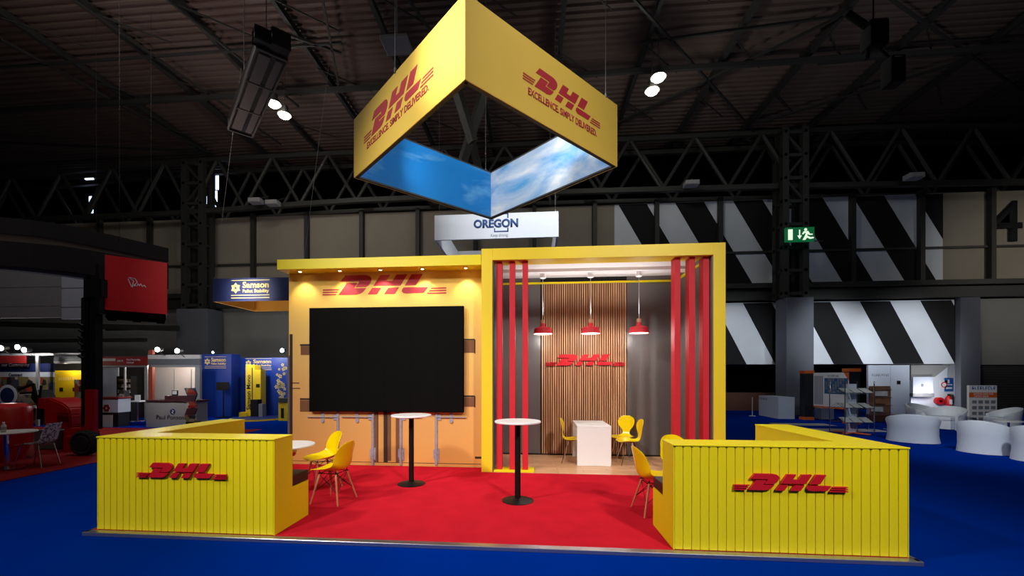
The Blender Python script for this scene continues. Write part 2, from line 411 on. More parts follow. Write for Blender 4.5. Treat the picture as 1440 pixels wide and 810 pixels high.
# main truss in front of the back wall
TY = 20.2
bot = [(-60, 318), (59, 308), (253, 300), (480, 283), (800, 270), (1115, 262), (1440, 256), (1500, 255)]
top = [(-60, 257), (0, 251), (385, 214), (480, 206), (870, 182), (1100, 179), (1440, 178), (1500, 178)]
def zline(pl, Y):
    P = [atY(x, y, Y) for x, y in pl]
    def f(X):
        for a, c in zip(P, P[1:]):
            if a.x <= X <= c.x: return a.z+(c.z-a.z)*(X-a.x)/(c.x-a.x)
        return P[0].z if X < P[0].x else P[-1].z
    return f, P
zb, PB = zline(bot, TY); zt, PT = zline(top, TY)
x0n = atY(931, 260, TY).x
for side, dY, lab in (('front', 0.0, 'front steel lattice truss across the hall below the roof'), ('rear', 1.3, 'rear lattice truss just behind the front one')):
    b = MB(); off = 0.0 if side == 'front' else 0.9
    xs = [x0n+2.95*k+off for k in range(-13, 8)]
    for xa, xb_ in zip(xs, xs[1:]):
        b.bar((xa, TY+dY, zb(xa)), (xb_, TY+dY, zb(xb_)), 0.22, 0.22)
        b.bar((xa, TY+dY, min(zt(xa), ROOF-.5)), (xb_, TY+dY, min(zt(xb_), ROOF-.5)), 0.2, 0.2)
        xm = (xa+xb_)/2
        b.tube((xa, TY+dY, zb(xa)), (xm, TY+dY, min(zt(xm), ROOF-.5)), 0.085, n=8)
        b.tube((xm, TY+dY, min(zt(xm), ROOF-.5)), (xb_, TY+dY, zb(xb_)), 0.085, n=8)
    struct(b.build('roof_truss', 'steel_dark'), lab)
# wall planes
WY = 21.2
def wbox(x0, y0, x1, y1, Y, dep, m, name, lab=None, parent=None):
    a = atY(x0, (y0+y1)/2, Y); c = atY(x1, (y0+y1)/2, Y)
    zt_ = (atY(x0, y0, Y).z+atY(x1, y0, Y).z)/2; zb_ = (atY(x0, y1, Y).z+atY(x1, y1, Y).z)/2
    b = MB(); b.box(a.x, c.x, Y, Y+dep, max(0, zb_), zt_)
    o = b.build(name, m, parent)
    return o
zTop = atY(1200, 276, WY).z; zBeam = atY(1200, 404, WY).z; zLow = atY(1200, 424, WY).z; zBulk = atY(1200, 512, WY).z; zRail = atY(1200, 352, WY).z
b = MB(); b.box(-33, 33, WY, WY+0.3, zBeam, zTop); struct(b.build('wall_back_upper', 'wall_beige'), 'beige cladding panels high on the back wall')
xl = atY(864, 300, WY).x; xr = atY(1325, 300, WY).x
b = MB(); b.box(xl, xr, WY-0.03, WY, zBeam+0.05, zTop-0.02); struct(b.build('wall_back_paint', 'wall_white'), 'white painted field of the striped wall')
# upper black stripes
def clipx(p, lo, hi):     # parallelogram clipped by simple polygon clipping in X
    def cut(poly, c, keep):
        out = []
        for i in range(len(poly)):
            a, q = poly[i], poly[(i+1) % len(poly)]
            ia, iq = keep(a[0]), keep(q[0])
            if ia: out.append(a)
            if ia != iq:
                t = (c-a[0])/(q[0]-a[0]); out.append((c, a[1]+t*(q[1]-a[1])))
        return out
    p = cut(p, lo, lambda x: x >= lo)
    return cut(p, hi, lambda x: x <= hi) if len(p) > 2 else p
def stripes(starts, w, sl, z0, z1, lo, hi, Y, name, lab):
    b = MB()
    for s0 in starts:
        h = z1-z0; p = [(s0, z1), (s0+w, z1), (s0+w+sl*h, z0), (s0+sl*h, z0)]
        p = clipx(p, lo, hi)
        if len(p) > 2: b.prism([(x, z) for x, z in p], (0, Y, 0), (1, 0, 0), (0, 0, 1), (0, -1, 0), 0, 0.01)
    o = b.build(name, 'wall_black'); struct(o, lab)
px = lambda x, y, Y: atY(x, y, Y).x
def pitch(): return (px(1286, 279, WY)-px(869.5, 279, WY))/5.0
P5 = pitch()
ups = [px(869.5, 279, WY)+P5*k for k in range(-4, 6)]
stripes(ups, P5*0.5, 0.56, zBeam+0.05, zTop-0.03, xl, xr, WY-0.03, 'wall_back_stripes', 'black diagonal stripes on the upper back wall')
# lower bulkhead
xr2 = px(1342, 470, WY-0.1)
b = MB(); b.box(xl-2, xr2, WY-0.1, WY+0.3, zBulk, zLow); struct(b.build('wall_back_bulkhead', 'wall_white'), 'white bulkhead with stripes above the recess')
l0 = px(1209, 426, WY-0.1); PL = (px(1294, 426, WY-0.1)-l0)
stripes([l0+PL*k for k in range(-8, 3)], PL*0.5, 0.5, zBulk, zLow-0.02, xl-2, xr2, WY-0.1, 'wall_back_bulkhead_stripes', 'black diagonal stripes on the bulkhead')
# beam between
b = MB(); b.box(-33, 33, WY-0.55, WY-0.1, zBeam-0.05, zBeam+0.17); b.box(-33, 33, WY-0.35, WY-0.1, zLow+0.08, zBeam-0.1); 
struct(b.build('trim_2', 'steel_dark'), 'horizontal steel beam along the back wall')
b = MB(); b.box(-33, 33, WY-0.12, WY-0.03, zRail-0.05, zRail+0.05); struct(b.build('trim_3', 'steel_dark'), 'thin horizontal rail across the cladding')
xm = px(1011, 300, WY)
for k in range(-14, 8):
    X = xm+2.97*k
    b = MB(); b.box(X-0.1, X+0.1, WY-0.25, WY-0.03, zBeam+0.15, zTop+0.1); struct(b.build('trim_4', 'steel_dark'), 'vertical steel mullion on the cladding')
# lower walls
xcl = px(292, 460, WY); 
b = MB(); b.box(-33, xl-2, WY, WY+0.3, 0, zBeam-0.1); struct(b.build('wall_back_lower', 'wall_grey'), 'grey concrete lower wall behind the stands')
x5 = px(1379, 470, WY-0.1)
zsh = atY(1410, 513, WY).z
b = MB(); b.box(x5-0.2, 33, WY-0.1, WY+0.2, zsh, zLow+0.02); struct(b.build('wall_back_lintel', 'wall_grey'), 'grey wall above the roller shutter')
b = MB(); 
n = 40
for i in range(n):
    z = zsh*i/n; b.box(x5-0.1, 33, WY+0.02+0.03*(i % 2), WY+0.12, z, z+zsh/n)
struct(b.build('door_1', 'dark_grey'), 'dark roller shutter door')
# recess under the bulkhead
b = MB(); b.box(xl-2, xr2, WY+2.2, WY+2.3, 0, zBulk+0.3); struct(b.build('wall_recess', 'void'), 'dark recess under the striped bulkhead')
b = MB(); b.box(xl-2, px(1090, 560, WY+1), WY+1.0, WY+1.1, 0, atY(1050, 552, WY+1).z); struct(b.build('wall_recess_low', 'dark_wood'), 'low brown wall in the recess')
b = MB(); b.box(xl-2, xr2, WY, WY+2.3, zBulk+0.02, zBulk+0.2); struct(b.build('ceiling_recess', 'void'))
# columns
def column(pxa, pxb, ytop, Yf, name, lab, w):
    a = px(pxa, 480, Yf); c = px(pxb, 480, Yf); z = atY((pxa+pxb)/2, ytop, Yf).z
    b = MB(); b.box(a, c, Yf, Yf+w, 0, z, 0.01, 1); struct(b.build(name, 'column_grey'), lab); return a, c, z
a1, c1, z1 = column(1106, 1144.5, 418, 19.7, 'column', 'grey concrete column base under the exit sign', 0.85)
a2, c2, z2 = column(248, 292, 434, 19.9, 'column', 'grey concrete column base behind the small booths', 1.0)
column(1351, 1379, 407, 20.9, 'column', 'grey flat pilaster right of the striped wall', 0.28)
def lattice(xa, xb, Y0, z0, z1, lab):
    b = MB(); w = 0.26
    for X in (xa+w/2, xb-w/2):
        for Y in (Y0+w/2, Y0+0.85-w/2): b.box(X-w/2, X+w/2, Y-w/2, Y+w/2, z0, z1)
    n = int((z1-z0)/1.05)
    for i in range(n+1):
        z = z0+0.2+(z1-z0-0.4)*i/n
        for Y in (Y0+w/2, Y0+0.85-w/2): b.bar((xa, Y, z), (xb, Y, z), 0.14, 0.14)
        for X in (xa+w/2, xb-w/2): b.bar((X, Y0, z), (X, Y0+0.85, z), 0.12, 0.12)
        if i < n and i > n-4:
            zz = z0+0.2+(z1-z0-0.4)*(i+1)/n
            b.bar((xa+w/2, Y0+w/2, z if i % 2 else zz), (xb-w/2, Y0+w/2, zz if i % 2 else z), 0.1)
    struct(b.build('lattice_column', 'steel_dark'), lab)
lattice(px(1102, 300, 19.7), px(1139, 300, 19.7), 19.75, z1, ROOF-0.5, 'steel lattice column carrying the exit sign')
lattice(px(253, 300, 19.9), px(284, 300, 19.9), 19.95, z2, ROOF-0.5, 'steel lattice column above the small booths')
# daylight slits on the dark void sheet, left
for i, (x0, y0, x1, y1) in enumerate([(119, 246, 130, 252), (125, 276, 129, 299), (284, 250, 288, 264), (288, 276, 292, 291), (299, 268, 304, 290), (303, 238, 306, 266)]):
    o = wbox(x0, y0, x1, y1, 22.5, 0.09, 'slit_glow', 'window_%d' % (i+1)); struct(o, 'narrow slit of daylight on the dark void sheet')

# =============================================================== STAND PLATFORM
PX0, PX1, PY0, PY1 = -4.86, 3.53, 4.17, 9.35
t = thing('exhibition_platform', (-0.6, 6.5, 0), 'low stand platform with bright red carpet, oak niche floor and aluminium edge', 'platform')
b = MB(); b.box(PX0+0.01, PX1-0.01, PY0+0.01, PY1, 0.0, 0.034); b.build('deck', 'dark_grey', t)
b = MB()
b.box(PX0+0.02, PX1-0.02, PY0+0.03, 7.37, 0.034, 0.04); b.box(PX0+0.02, -0.9, 7.37, 9.3, 0.034, 0.04)
b.build('carpet', 'carpet_red', t)
b = MB(); b.box(-0.9, 3.3, 7.37, 9.3, 0.034, 0.041); b.build('wood_flooring', 'wood_floor', t)
b = MB(); b.box(PX0-0.02, PX1+0.03, PY0-0.02, PY0+0.066, 0.0, 0.042, 0.004, 1); b.box(PX0-0.02, PX0+0.02, PY0, PY1, 0, 0.042); b.box(PX1-0.01, PX1+0.03, PY0, PY1, 0, 0.042)
b.build('edge_trim', 'alu', t)

# =============================================================== BENCH BARRIERS
def barrier(xa, xb, left, label):
    F = 0.042; T = 1.072; y0 = 4.24
    cxm = (xa+xb)/2
    t = thing('bench_barrier', (cxm, 5.0, F), label, 'barrier')
    if left: wx0, wx1, ex = xa, xa+0.37, xb
    else: wx0, wx1, ex = xb-0.42, xb, xa
    yb = 4.58; ye = 6.12
    # core
    b = MB()
    b.box(xa, xb, y0+0.018, yb, F, T-0.016)
    b.build('front_wall', 'yellow_warm', t)
    b = MB(); b.box(wx0, wx1, yb, ye, F, T-0.016)
    b.build('side_wall', 'yellow_warm', t)
    # fluted boards
    b = MB(); n = 27 if left else 26; w = (xb-xa-(0.02))/n
    for i in range(n):
        x = xa+0.01+i*w; b.box(x+0.0025, x+w-0.0025, y0, y0+0.0178, F+0.004, T-0.0165, 0.003, 1)
    b.box(xa, xa+0.0095, y0+0.002, y0+0.0178, F, T-0.0165); b.box(xb-0.0095, xb, y0+0.002, y0+0.0178, F, T-0.0165)
    bd = b.build('fluted_boards', 'yellow', t)
    b = MB()
    for i in range(n): 
        x = xa+0.01+i*w+w*0.0; b.box(x-0.011, x+0.011, y0-0.0015, y0+0.003, T-0.028, T-0.021)
    b.box(xa+0.02, xb-0.02, y0+0.0022, y0+0.003, T-0.028, T-0.021)
    b.build('notch_row', 'dark_grey', t)
    # caps
    b = MB(); b.box(xa-0.006, xb+0.006, y0-0.008, yb+0.004, T-0.015, T, 0.003, 1)
    b.box(wx0-0.006, wx1+0.004, yb+0.0045, ye+0.006, T-0.015, T, 0.003, 1); b.build('top_cap', 'yellow', t)
    # bench
    b = MB(); s0 = 0.47
    if left:
        b.box(wx1, xb, yb, 4.92, F, s0); b.box(wx1, wx1+0.34, 4.92, ye, F, s0)
    else:
        b.box(xa, wx0, yb, 4.94, F, s0); b.box(wx0-0.34, wx0, 4.94, ye, F, s0)
    b.build('bench_box', 'yellow_warm', t)
    b = MB()
    if left:
        b.box(wx1+0.005, xb-0.004, yb+0.003, 4.93, s0+0.001, s0+0.125, 0.018, 3); b.build('seat_cushion', 'cushion', t, True)
        b = MB(); b.box(wx1+0.005, wx1+0.35, 4.934, ye-0.01, s0+0.001, s0+0.125, 0.018, 3); b.build('seat_cushion', 'cushion', t, True)
        logo((atY(257, 661, y0).x, y0, atY(257, 661.5, y0).z), *XZ, atY(319.5, 660, y0).x-atY(194.5, 660, y0).x, 'dhl_red', t, 0.004, 0.03, 1.05)
    else:
        b.box(xa+0.004, wx0-0.005, yb+0.003, 4.95, s0+0.001, s0+0.125, 0.018, 3); b.build('seat_cushion', 'cushion', t, True)
        b = MB(); b.box(wx0-0.35, wx0-0.005, 4.954, ye-0.01, s0+0.001, s0+0.125, 0.018, 3); b.build('seat_cushion', 'cushion', t, True)
        logo((atY(1109, 677, y0).x, y0, atY(1109, 678, y0).z), *XZ, atY(1188.5, 677, y0).x-atY(1029.5, 677, y0).x, 'dhl_red', t, 0.004, 0.03, 1.05)
    return t
barrier(-4.80, -2.735, True, 'yellow fluted bench barrier with red logo beside the red forklift side')
barrier(1.375, 3.505, False, 'yellow fluted bench barrier with red logo nearest the white tub chairs')

# =============================================================== CONTAINER WALL + CANOPY
CYW = 7.75
t = thing('container_display_wall', (-2.8, CYW, 0.04), 'tall wall printed as golden shipping container doors under a yellow canopy', 'display wall')
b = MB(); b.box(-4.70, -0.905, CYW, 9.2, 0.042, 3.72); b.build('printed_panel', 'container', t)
b = MB(); b.box(-4.72, -0.905, 7.40, 7.85, 3.715, 3.90, 0.003, 1); b.build('canopy', 'yellow', t)
b = MB()
Yp = CYW
def pr_(b, x0, y0, x1, y1, th=0.004, Y=Yp):
    A = atY(x0, y0, Y); B_ = atY(x1, y1, Y); b.box(A.x, B_.x, Y-th, Y, max(B_.z, 0.043), A.z)
# printed details, each a thin layer of the graphic
pr_(b, 407.5, 470, 411.5, 654); pr_(b, 532-1, 579, 532, 650)
pr_(b, 539.5, 578, 545.2, 650); pr_(b, 410, 647.5, 676, 653); pr_(b, 422, 484, 440, 486.5); pr_(b, 422, 560, 440, 562.5); pr_(b, 652, 476.5, 667.5, 478.5); pr_(b, 652, 556, 667.5, 558.5); pr_(b, 667, 557, 668.5, 573); pr_(b, 667, 477.5, 668.5, 497)
pr_(b, 408, 538, 421, 539.2); pr_(b, 408, 545.5, 422, 546.7); pr_(b, 668, 642, 677, 645)
b.build('printed_gap_lines', 'p_dark', t)
b = MB()
pr_(b, 423, 487, 440, 499); pr_(b, 422, 563, 440, 579); pr_(b, 652, 479, 667, 496); pr_(b, 652, 559, 667, 572); pr_(b, 526, 578, 531, 650); pr_(b, 556.6, 578, 561.5, 650); pr_(b, 545.5, 578, 550, 648)
b.build('printed_recesses', 'p_mid', t)
b = MB()
pr_(b, 532.2, 578, 538.8, 647); pr_(b, 550.6, 578, 555.8, 647); pr_(b, 412, 653.2, 676, 655)
b.build('printed_door_edges', 'p_tan', t)
b = MB(); pr_(b, 404.7, 500, 407.3, 654); b.build('printed_corner_post', 'p_edge', t)
def lockrod(xc, y1, hx0, hx1):
    b = MB(); Y = Yp-0.001
    A = atY(xc, 600, Y); zt_ = atY(xc, 579, Y).z; zbm = atY(xc, 654, Y).z
    b.tube((A.x, Y-0.002, max(zbm, .045)), (A.x, Y-0.002, zt_+0.15), 0.027, n=10)
    hz = atY(xc, 586.5, Y).z; xa = atY(hx0, 587, Y).x; xb_ = atY(hx1, 587, Y).x
    far = xa if abs(xa-A.x) > abs(xb_-A.x) else xb_
    b.bar((A.x, Y-0.004, hz), (far, Y-0.004, hz), 0.06, 0.012)
    sgn = 1 if A.x > far else -1
    b.box(A.x-0.05*sgn-0.04, A.x-0.05*sgn+0.04, Y-0.016, Y, hz-0.055, hz+0.045)
    m_ = (A.x+far)/2
    b.box(m_-0.03, m_+0.03, Y-0.014, Y, hz-0.09, hz+0.1); b.tube((m_, Y-0.02, hz-0.08), (m_, Y, hz-0.08), 0.03, n=12)
    b.box(A.x-0.055, A.x-0.03, Y-0.01, Y, 0.2, 0.36); b.box(A.x+0.03, A.x+0.055, Y-0.01, Y, 0.14, 0.38)
    b.box(A.x-0.04, A.x+0.04, Y-0.014, Y, 0.16, 0.34)
    b.build('printed_lock_rod', 'lock', t)
lockrod(475.5, 0, 433, 475); lockrod(524.5, 0, 481, 524); lockrod(564, 0, 564, 592); lockrod(613.7, 0, 613, 656)
lw = atY(626, 400, CYW).x-atY(452, 400, CYW).x
logo((atY(539.5, 400, CYW).x, CYW, atY(539.5, 400.5, CYW).z), *XZ, lw, 'print_red', t, 0.0, 0.004, 1.05)
spots_x = []
for xp, yp in [(422, 380.5), (478, 379), (535, 377.8), (594, 376), (655, 374)]:
    A = atY(xp, yp, 7.56); A.z = 3.715
    s = MB(); s.lathe([(0.028, -0.012), (0.045, -0.012), (0.047, 0.0), (0.03, 0.0), (0.028, -0.012)], A, 20); so = s.build('spotlight', 'chrome', t, True)
    s = MB(); s.lathe([(0.0, -0.016), (0.02, -0.014), (0.026, -0.006), (0.026, 0.0)], A, 16); s.build('glowing_lens', 'warm_glow', so, True)
    spots_x.append(A)

# =============================================================== LED screen
t = thing('led_screen', (-2.75, CYW-0.05, 1.07), 'large blank black LED screen mounted on the container wall', 'screen')
xa = -4.235; xb = -1.262
b = MB(); b.box(xa, xb, CYW-0.10, CYW-0.035, 1.068, 3.035, 0.004, 1); b.build('screen_housing', 'matt_black', t)
b = MB()
nx, ny = 6, 4
for i in range(nx):
    for j in range(ny):
        x0_ = xa+0.01+(xb-xa-0.02)*i/nx; x1_ = xa+0.01+(xb-xa-0.02)*(i+1)/nx; z0_ = 1.078+1.947*j/ny; z1_ = 1.078+1.947*(j+1)/ny
        b.box(x0_+0.0008, x1_-0.0008, CYW-0.104, CYW-0.1, z0_+0.0008, z1_-0.0008)
b.build('screen_surface', 'screen', t)
b = MB(); b.box(-3.6, -1.9, CYW-0.034, CYW-0.006, 1.4, 1.5); b.build('wall_bracket', 'black', t); b = MB(); b.box(-3.6, -1.9, CYW-0.034, CYW-0.006, 2.5, 2.6); b.build('wall_bracket', 'black', t)

# =============================================================== PORTAL BOOTH
t = thing('portal_booth', (1.17, 8.2, 0.042), 'open meeting niche framed by a thick yellow portal with red fins', 'booth')
X0, X1, Z1 = -0.898, 3.24, 3.99; fy = 7.37
b = MB()
b.box(X0, X0+0.195, fy, fy+0.36, 0.042, Z1, 0.003, 1); b.box(X1-0.195, X1, fy, fy+0.36, 0.042, Z1, 0.003, 1); b.box(X0+0.195, X1-0.195, fy, fy+0.36, Z1-0.205, Z1, 0.003, 1)
b.build('portal_frame', 'yellow_frame', t)
b = MB(); b.box(X0+0.196, X0+0.215, fy+0.02, 9.1, 0.043, 3.77); b.box(X0+0.05, X0+0.2, fy+0.365, 9.2, 0.043, 3.9); b.build('side_lining', 'grey_panel', t)
b = MB(); b.box(X1-0.215, X1-0.196, fy+0.02, 9.1, 0.043, 3.77)
b.box(X1-0.2, X1-0.05, fy+0.365, 9.2, 0.043, 3.9)
b.build('side_lining', 'grey_panel', t)
bx0, bx1 = -0.683, 3.025; BY = 9.12
b = MB(); b.box(bx0, 0.17, BY, BY+0.05, 0.07, 3.86); b.build('back_panel', 'grey_panel', t)
b = MB(); b.box(2.0, bx1, BY, BY+0.05, 0.07, 3.86); b.build('back_panel', 'grey_panel', t)
b = MB(); b.box(bx0, bx1, BY-0.012, BY+0.05, 0.043, 0.069); b.box(0.172, 0.2, BY-0.012, BY, .07, 3.72); b.build('shadow_gap', 'black', t)
b = MB(); b.box(0.172, 1.998, BY+0.001, BY+0.05, 0.07, 3.86); b.build('slat_backing', 'black', t)
b = MB(); n = 38; w = (1.996-0.203)/n
for i in range(n): b.box(0.203+i*w, 0.203+i*w+w*0.6, BY-0.022, BY, 0.072, 3.72)
b.build('oak_slat_panel', 'slatwood', t)
b = MB(); b.box(X0+0.216, X1-0.216, fy+0.362, 9.17, 3.86, 3.9); b.box(X0+0.216, X1-0.216, 8.35, 8.65, 3.80, 3.86); b.build('ceiling_panel', 'white_ceiling', t)
b = MB(); b.box(X0+0.216, X1-0.216, BY-0.03, BY, 3.722, 3.762)
b.box(X1-0.25, X1-0.216, 7.75, BY-0.03, 3.73, 3.77); b.build('ceiling_trim', 'yellow_warm', t)
logo((1.12, BY-0.022, atY(822, 506.5, BY).z), *XZ, 1.66, 'dhl_red', t, 0.0, 0.03, 0.98)
for x in (-0.587, -0.357, -0.127):
    b = MB(); b.box(x-0.05, x+0.05, 7.46, 7.65, 0.075, Z1-0.206, 0.004, 1); b.build('red_fin', 'slat_red', t)
b = MB(); b.box(X0+0.216, 0.03, 7.385, 7.72, 0.043, 0.074, 0.003, 1); b.build('fin_base', 'yellow_warm', t)
for x in (2.487, 2.73, 2.962):
    b = MB(); b.box(x-0.05, x+0.05, 7.46, 7.65, 0.075, Z1-0.206, 0.004, 1); b.build('red_fin', 'slat_red', t)
b = MB(); b.box(2.3, X1-0.216, 7.385, 7.72, 0.043, 0.074, 0.003, 1); b.build('fin_base', 'yellow_warm', t)

# pendant lamps
def pendant(first=None):
    t = thing('pendant_lamp', (0, 0, 0), None, 'lamp', 'red pendant lamps in the niche')
    b = MB(); b.lathe([(0, 0), (0.06, 0), (0.062, -0.09), (0.04, -0.1), (0, -0.1)], (0, 0, 0), 24); b.build('ceiling_rose', 'white', t, True)
    b = MB(); b.tube((0, 0, -0.1), (0, 0, -0.93), 0.0045, n=8); b.build('cable', 'cable', t, True)
    b = MB(); b.lathe([(0, -0.93), (0.042, -0.93), (0.045, -0.94), (0.045, -1.0), (0, -1.0)], (0, 0, 0), 24); b.build('wooden_neck', 'copper', t, True)
    b = MB(); b.lathe([(0.04, -1.0), (0.046, -1.01), (0.05, -1.06), (0.075, -1.075), (0.15, -1.09), (0.172, -1.11), (0.178, -1.15), (0.19, -1.215), (0.184, -1.215), (0.172, -1.15), (0.165, -1.115), (0.14, -1.098), (0.04, -1.08)], (0, 0, 0), 40)
    sh = b.build('lamp_shade', 'slat_red', t, True)
    b = MB(); b.lathe([(0, -1.16), (0.1, -1.165), (0.174, -1.19), (0.181, -1.212)], (0, 0, 0), 32); b.build('glowing_diffuser', 'shade_in', sh, True)
    return t
pz = 3.80
pl = pendant(); PEND = []
for i, (xp, lab) in enumerate([(763.5, 'red pendant lamp nearest the left red fins'), (830.5, 'middle red pendant lamp above the oak slats'), (898.5, 'red pendant lamp in front of the right grey panel')]):
    o = pl if i == 0 else copy_tree(pl)
    A = atY(xp, 460, 8.5); o.location = (A.x, 8.5, pz); o['label'] = lab; PEND.append(A.x)

# =============================================================== FURNITURE
# bar tables
def bar_table(h, r, name):
    t = thing(name, (0, 0, 0), None, 'table')
    b = MB(); b.lathe([(0, h-0.028), (r-0.01, h-0.028), (r, h-0.022), (r, h-0.006), (r-0.006, h), (0, h)], (0, 0, 0), 56); b.build('tabletop', 'white', t, True)
    b = MB(); b.tube((0, 0, 0.02), (0, 0, h-0.028), 0.04, n=24); b.build('pole', 'black', t, True)
    b = MB(); b.lathe([(0, 0), (0.215, 0), (0.217, 0.006), (0.19, 0.016), (0.08, 0.024), (0.045, 0.04), (0, 0.04)], (0, 0, 0), 48); b.build('base_plate', 'black', t, True)
    return t
bt = bar_table(1.09, 0.315, 'bar_table'); bt['group'] = 'white topped bar tables'
bt.location = (-0.2, 5.73, 0.041); bt['label'] = 'white round bar table standing in front of the yellow portal'
b2 = copy_tree(bt); b2.location = (-1.90, 6.47, 0.041); b2['label'] = 'white round bar table standing below the black screen'
lt = thing('bistro_table', (-3.42, 5.6, 0.041), 'low white round table with chromed column behind the left barrier', 'table')
b = MB(); h = 0.785; r = 0.36
b.lathe([(0, h-0.03), (r-0.012, h-0.03), (r, h-0.022), (r, h-0.006), (r-0.006, h), (0, h)], (-3.42, 5.6, 0), 56); b.build('tabletop', 'white', lt, True)
b = MB(); b.tube((-3.42, 5.6, 0.06), (-3.42, 5.6, h-0.03), 0.03, n=20); b.build('pole', 'chrome', lt, True)
b = MB(); b.lathe([(0.05, 0.60), (0.11, 0.63), (0.13, 0.68), (0.10, 0.735), (0.04, 0.75)], (-3.42, 5.6, 0), 24); b.build('column_flare', 'chrome', lt, True)
b = MB(); b.lathe([(0, 0.041), (0.22, 0.041), (0.22, 0.05), (0.06, 0.065), (0, 0.07)], (-3.42, 5.6, 0), 40); b.build('base_plate', 'chrome', lt, True)

# shell chair (faces -Y locally: seat front towards -Y)
def interp(tab, u):
    n = len(tab)-1; k = min(int(u*n), n-1); f = u*n-k
    # catmull-rom
    p0 = tab[max(k-1, 0)]; p1 = tab[k]; p2 = tab[k+1]; p3 = tab[min(k+2, n)]
    return tuple(0.5*((2*b_)+(-a+c)*f+(2*a-5*b_+4*c-d)*f*f+(-a+3*b_-3*c+d)*f**3) for a, b_, c, d in zip(p0, p1, p2, p3))
def shell_chair():
    t = thing('shell_chair', (0, 0, 0), None, 'chair', 'yellow shell chairs with wooden legs')
    # y, z, halfwidth, side lift, forward wrap
    T = [(-0.235, 0.425, 0.165, 0.0, 0.0), (-0.20, 0.437, 0.205, 0.015, 0.0), (-0.10, 0.428, 0.228, 0.035, 0.0), (0.02, 0.418, 0.235, 0.06, 0.0), (0.12, 0.422, 0.235, 0.085, -0.01),
         (0.19, 0.455, 0.235, 0.09, -0.045), (0.222, 0.53, 0.232, 0.06, -0.075), (0.242, 0.62, 0.222, 0.03, -0.08), (0.262, 0.72, 0.205, 0.005, -0.065), (0.278, 0.79, 0.165, -0.01, -0.045), (0.284, 0.825, 0.10, -0.01, -0.02)]
    def f(u, v):
        y, z, w, lf, wr = interp(T, u); s = v*2-1
        return Vector((w*s*(1-0.04*s*s), y+wr*s*s, z+lf*s*s))
    b = MB(); b.grid(f, 34, 18); b.solid(0.007); b.build('shell_seat', 'yellow_plastic', t, True)
    for sx in (-1, 1):
        for sy in (-1, 1):
            b = MB(); b.tube((sx*0.125, sy*0.12+0.0, 0.385), (sx*0.225, sy*0.205+0.01, 0.0), 0.0155, 0.0095, 12); b.build('wooden_leg', 'beech', t, True)
    b = MB()
    for sx in (-1, 1): b.tube((sx*0.125, -0.15, 0.395), (sx*0.125, 0.15, 0.395), 0.005, n=6); b.tube((sx*0.125, -0.12, 0.40), (sx*0.13, -0.12, 0.425), 0.007, n=6); b.tube((sx*0.125, 0.12, 0.40), (sx*0.13, 0.12, 0.425), 0.007, n=6)
    for sy in (-1, 1): b.tube((-0.15, sy*0.12, 0.395), (0.15, sy*0.12, 0.395), 0.005, n=6)
    for sy in (-1, 1):
        b.tube((-0.13, sy*0.125, 0.38), (0.19, sy*0.178, 0.15), 0.004, n=6); b.tube((0.13, sy*0.125, 0.38), (-0.19, sy*0.178, 0.15), 0.004, n=6)
    for sx in (-1, 1):
        b.tube((sx*0.13, -0.12, 0.38), (sx*0.188, 0.178, 0.15), 0.004, n=6); b.tube((sx*0.13, 0.12, 0.38), (sx*0.188, -0.175, 0.15), 0.004, n=6)
    b.build('wire_bracing', 'black', t)
    return t
sc = shell_chair()
def place(o, x, y, rz, label, z=0.044):
    o.location = (x, y, z); o.rotation_euler = (0, 0, math.radians(rz)); o['label'] = label; return o
# rz: local -Y is the facing direction; facing angle
place(sc, -3.23, 6.22, -42, 'yellow shell chair behind the low round table, seat turned to the viewer')
place(copy_tree(sc), -2.70, 5.50, -98, 'yellow shell chair seen from its back beside the left bench end')
place(copy_tree(sc), 1.52, 5.38, 96, 'yellow shell chair in profile beside the right bench end')
cd = place(copy_tree(sc), 2.10, 6.18, 12, 'yellow shell chair peeking over the right barrier with a white tag')
b = MB(); b.box(-0.205, -0.165, 0.13, 0.134, 0.64, 0.70, 0.001, 1)
tg = b.build('tag', 'white', None); tg.parent = cd; tg.location = (-0.185, 0.165, 0.02)

# meeting desk
t = thing('meeting_desk', (1.15, 8.5, 0.041), 'white slab-sided meeting desk standing on the oak floor', 'desk')
dz = 0.80
b = MB(); b.box(0.845, 1.475, 8.05, 9.0, dz-0.04, dz, 0.003, 1); b.build('desktop', 'white', t)
b = MB(); b.box(0.845, 1.475, 8.05, 8.09, 0.042, dz-0.041, 0.002, 1); b.build('end_panel', 'white', t)
b = MB(); b.box(0.845, 1.475, 8.96, 9.0, 0.042, dz-0.041, 0.002, 1); b.build('end_panel', 'white', t)

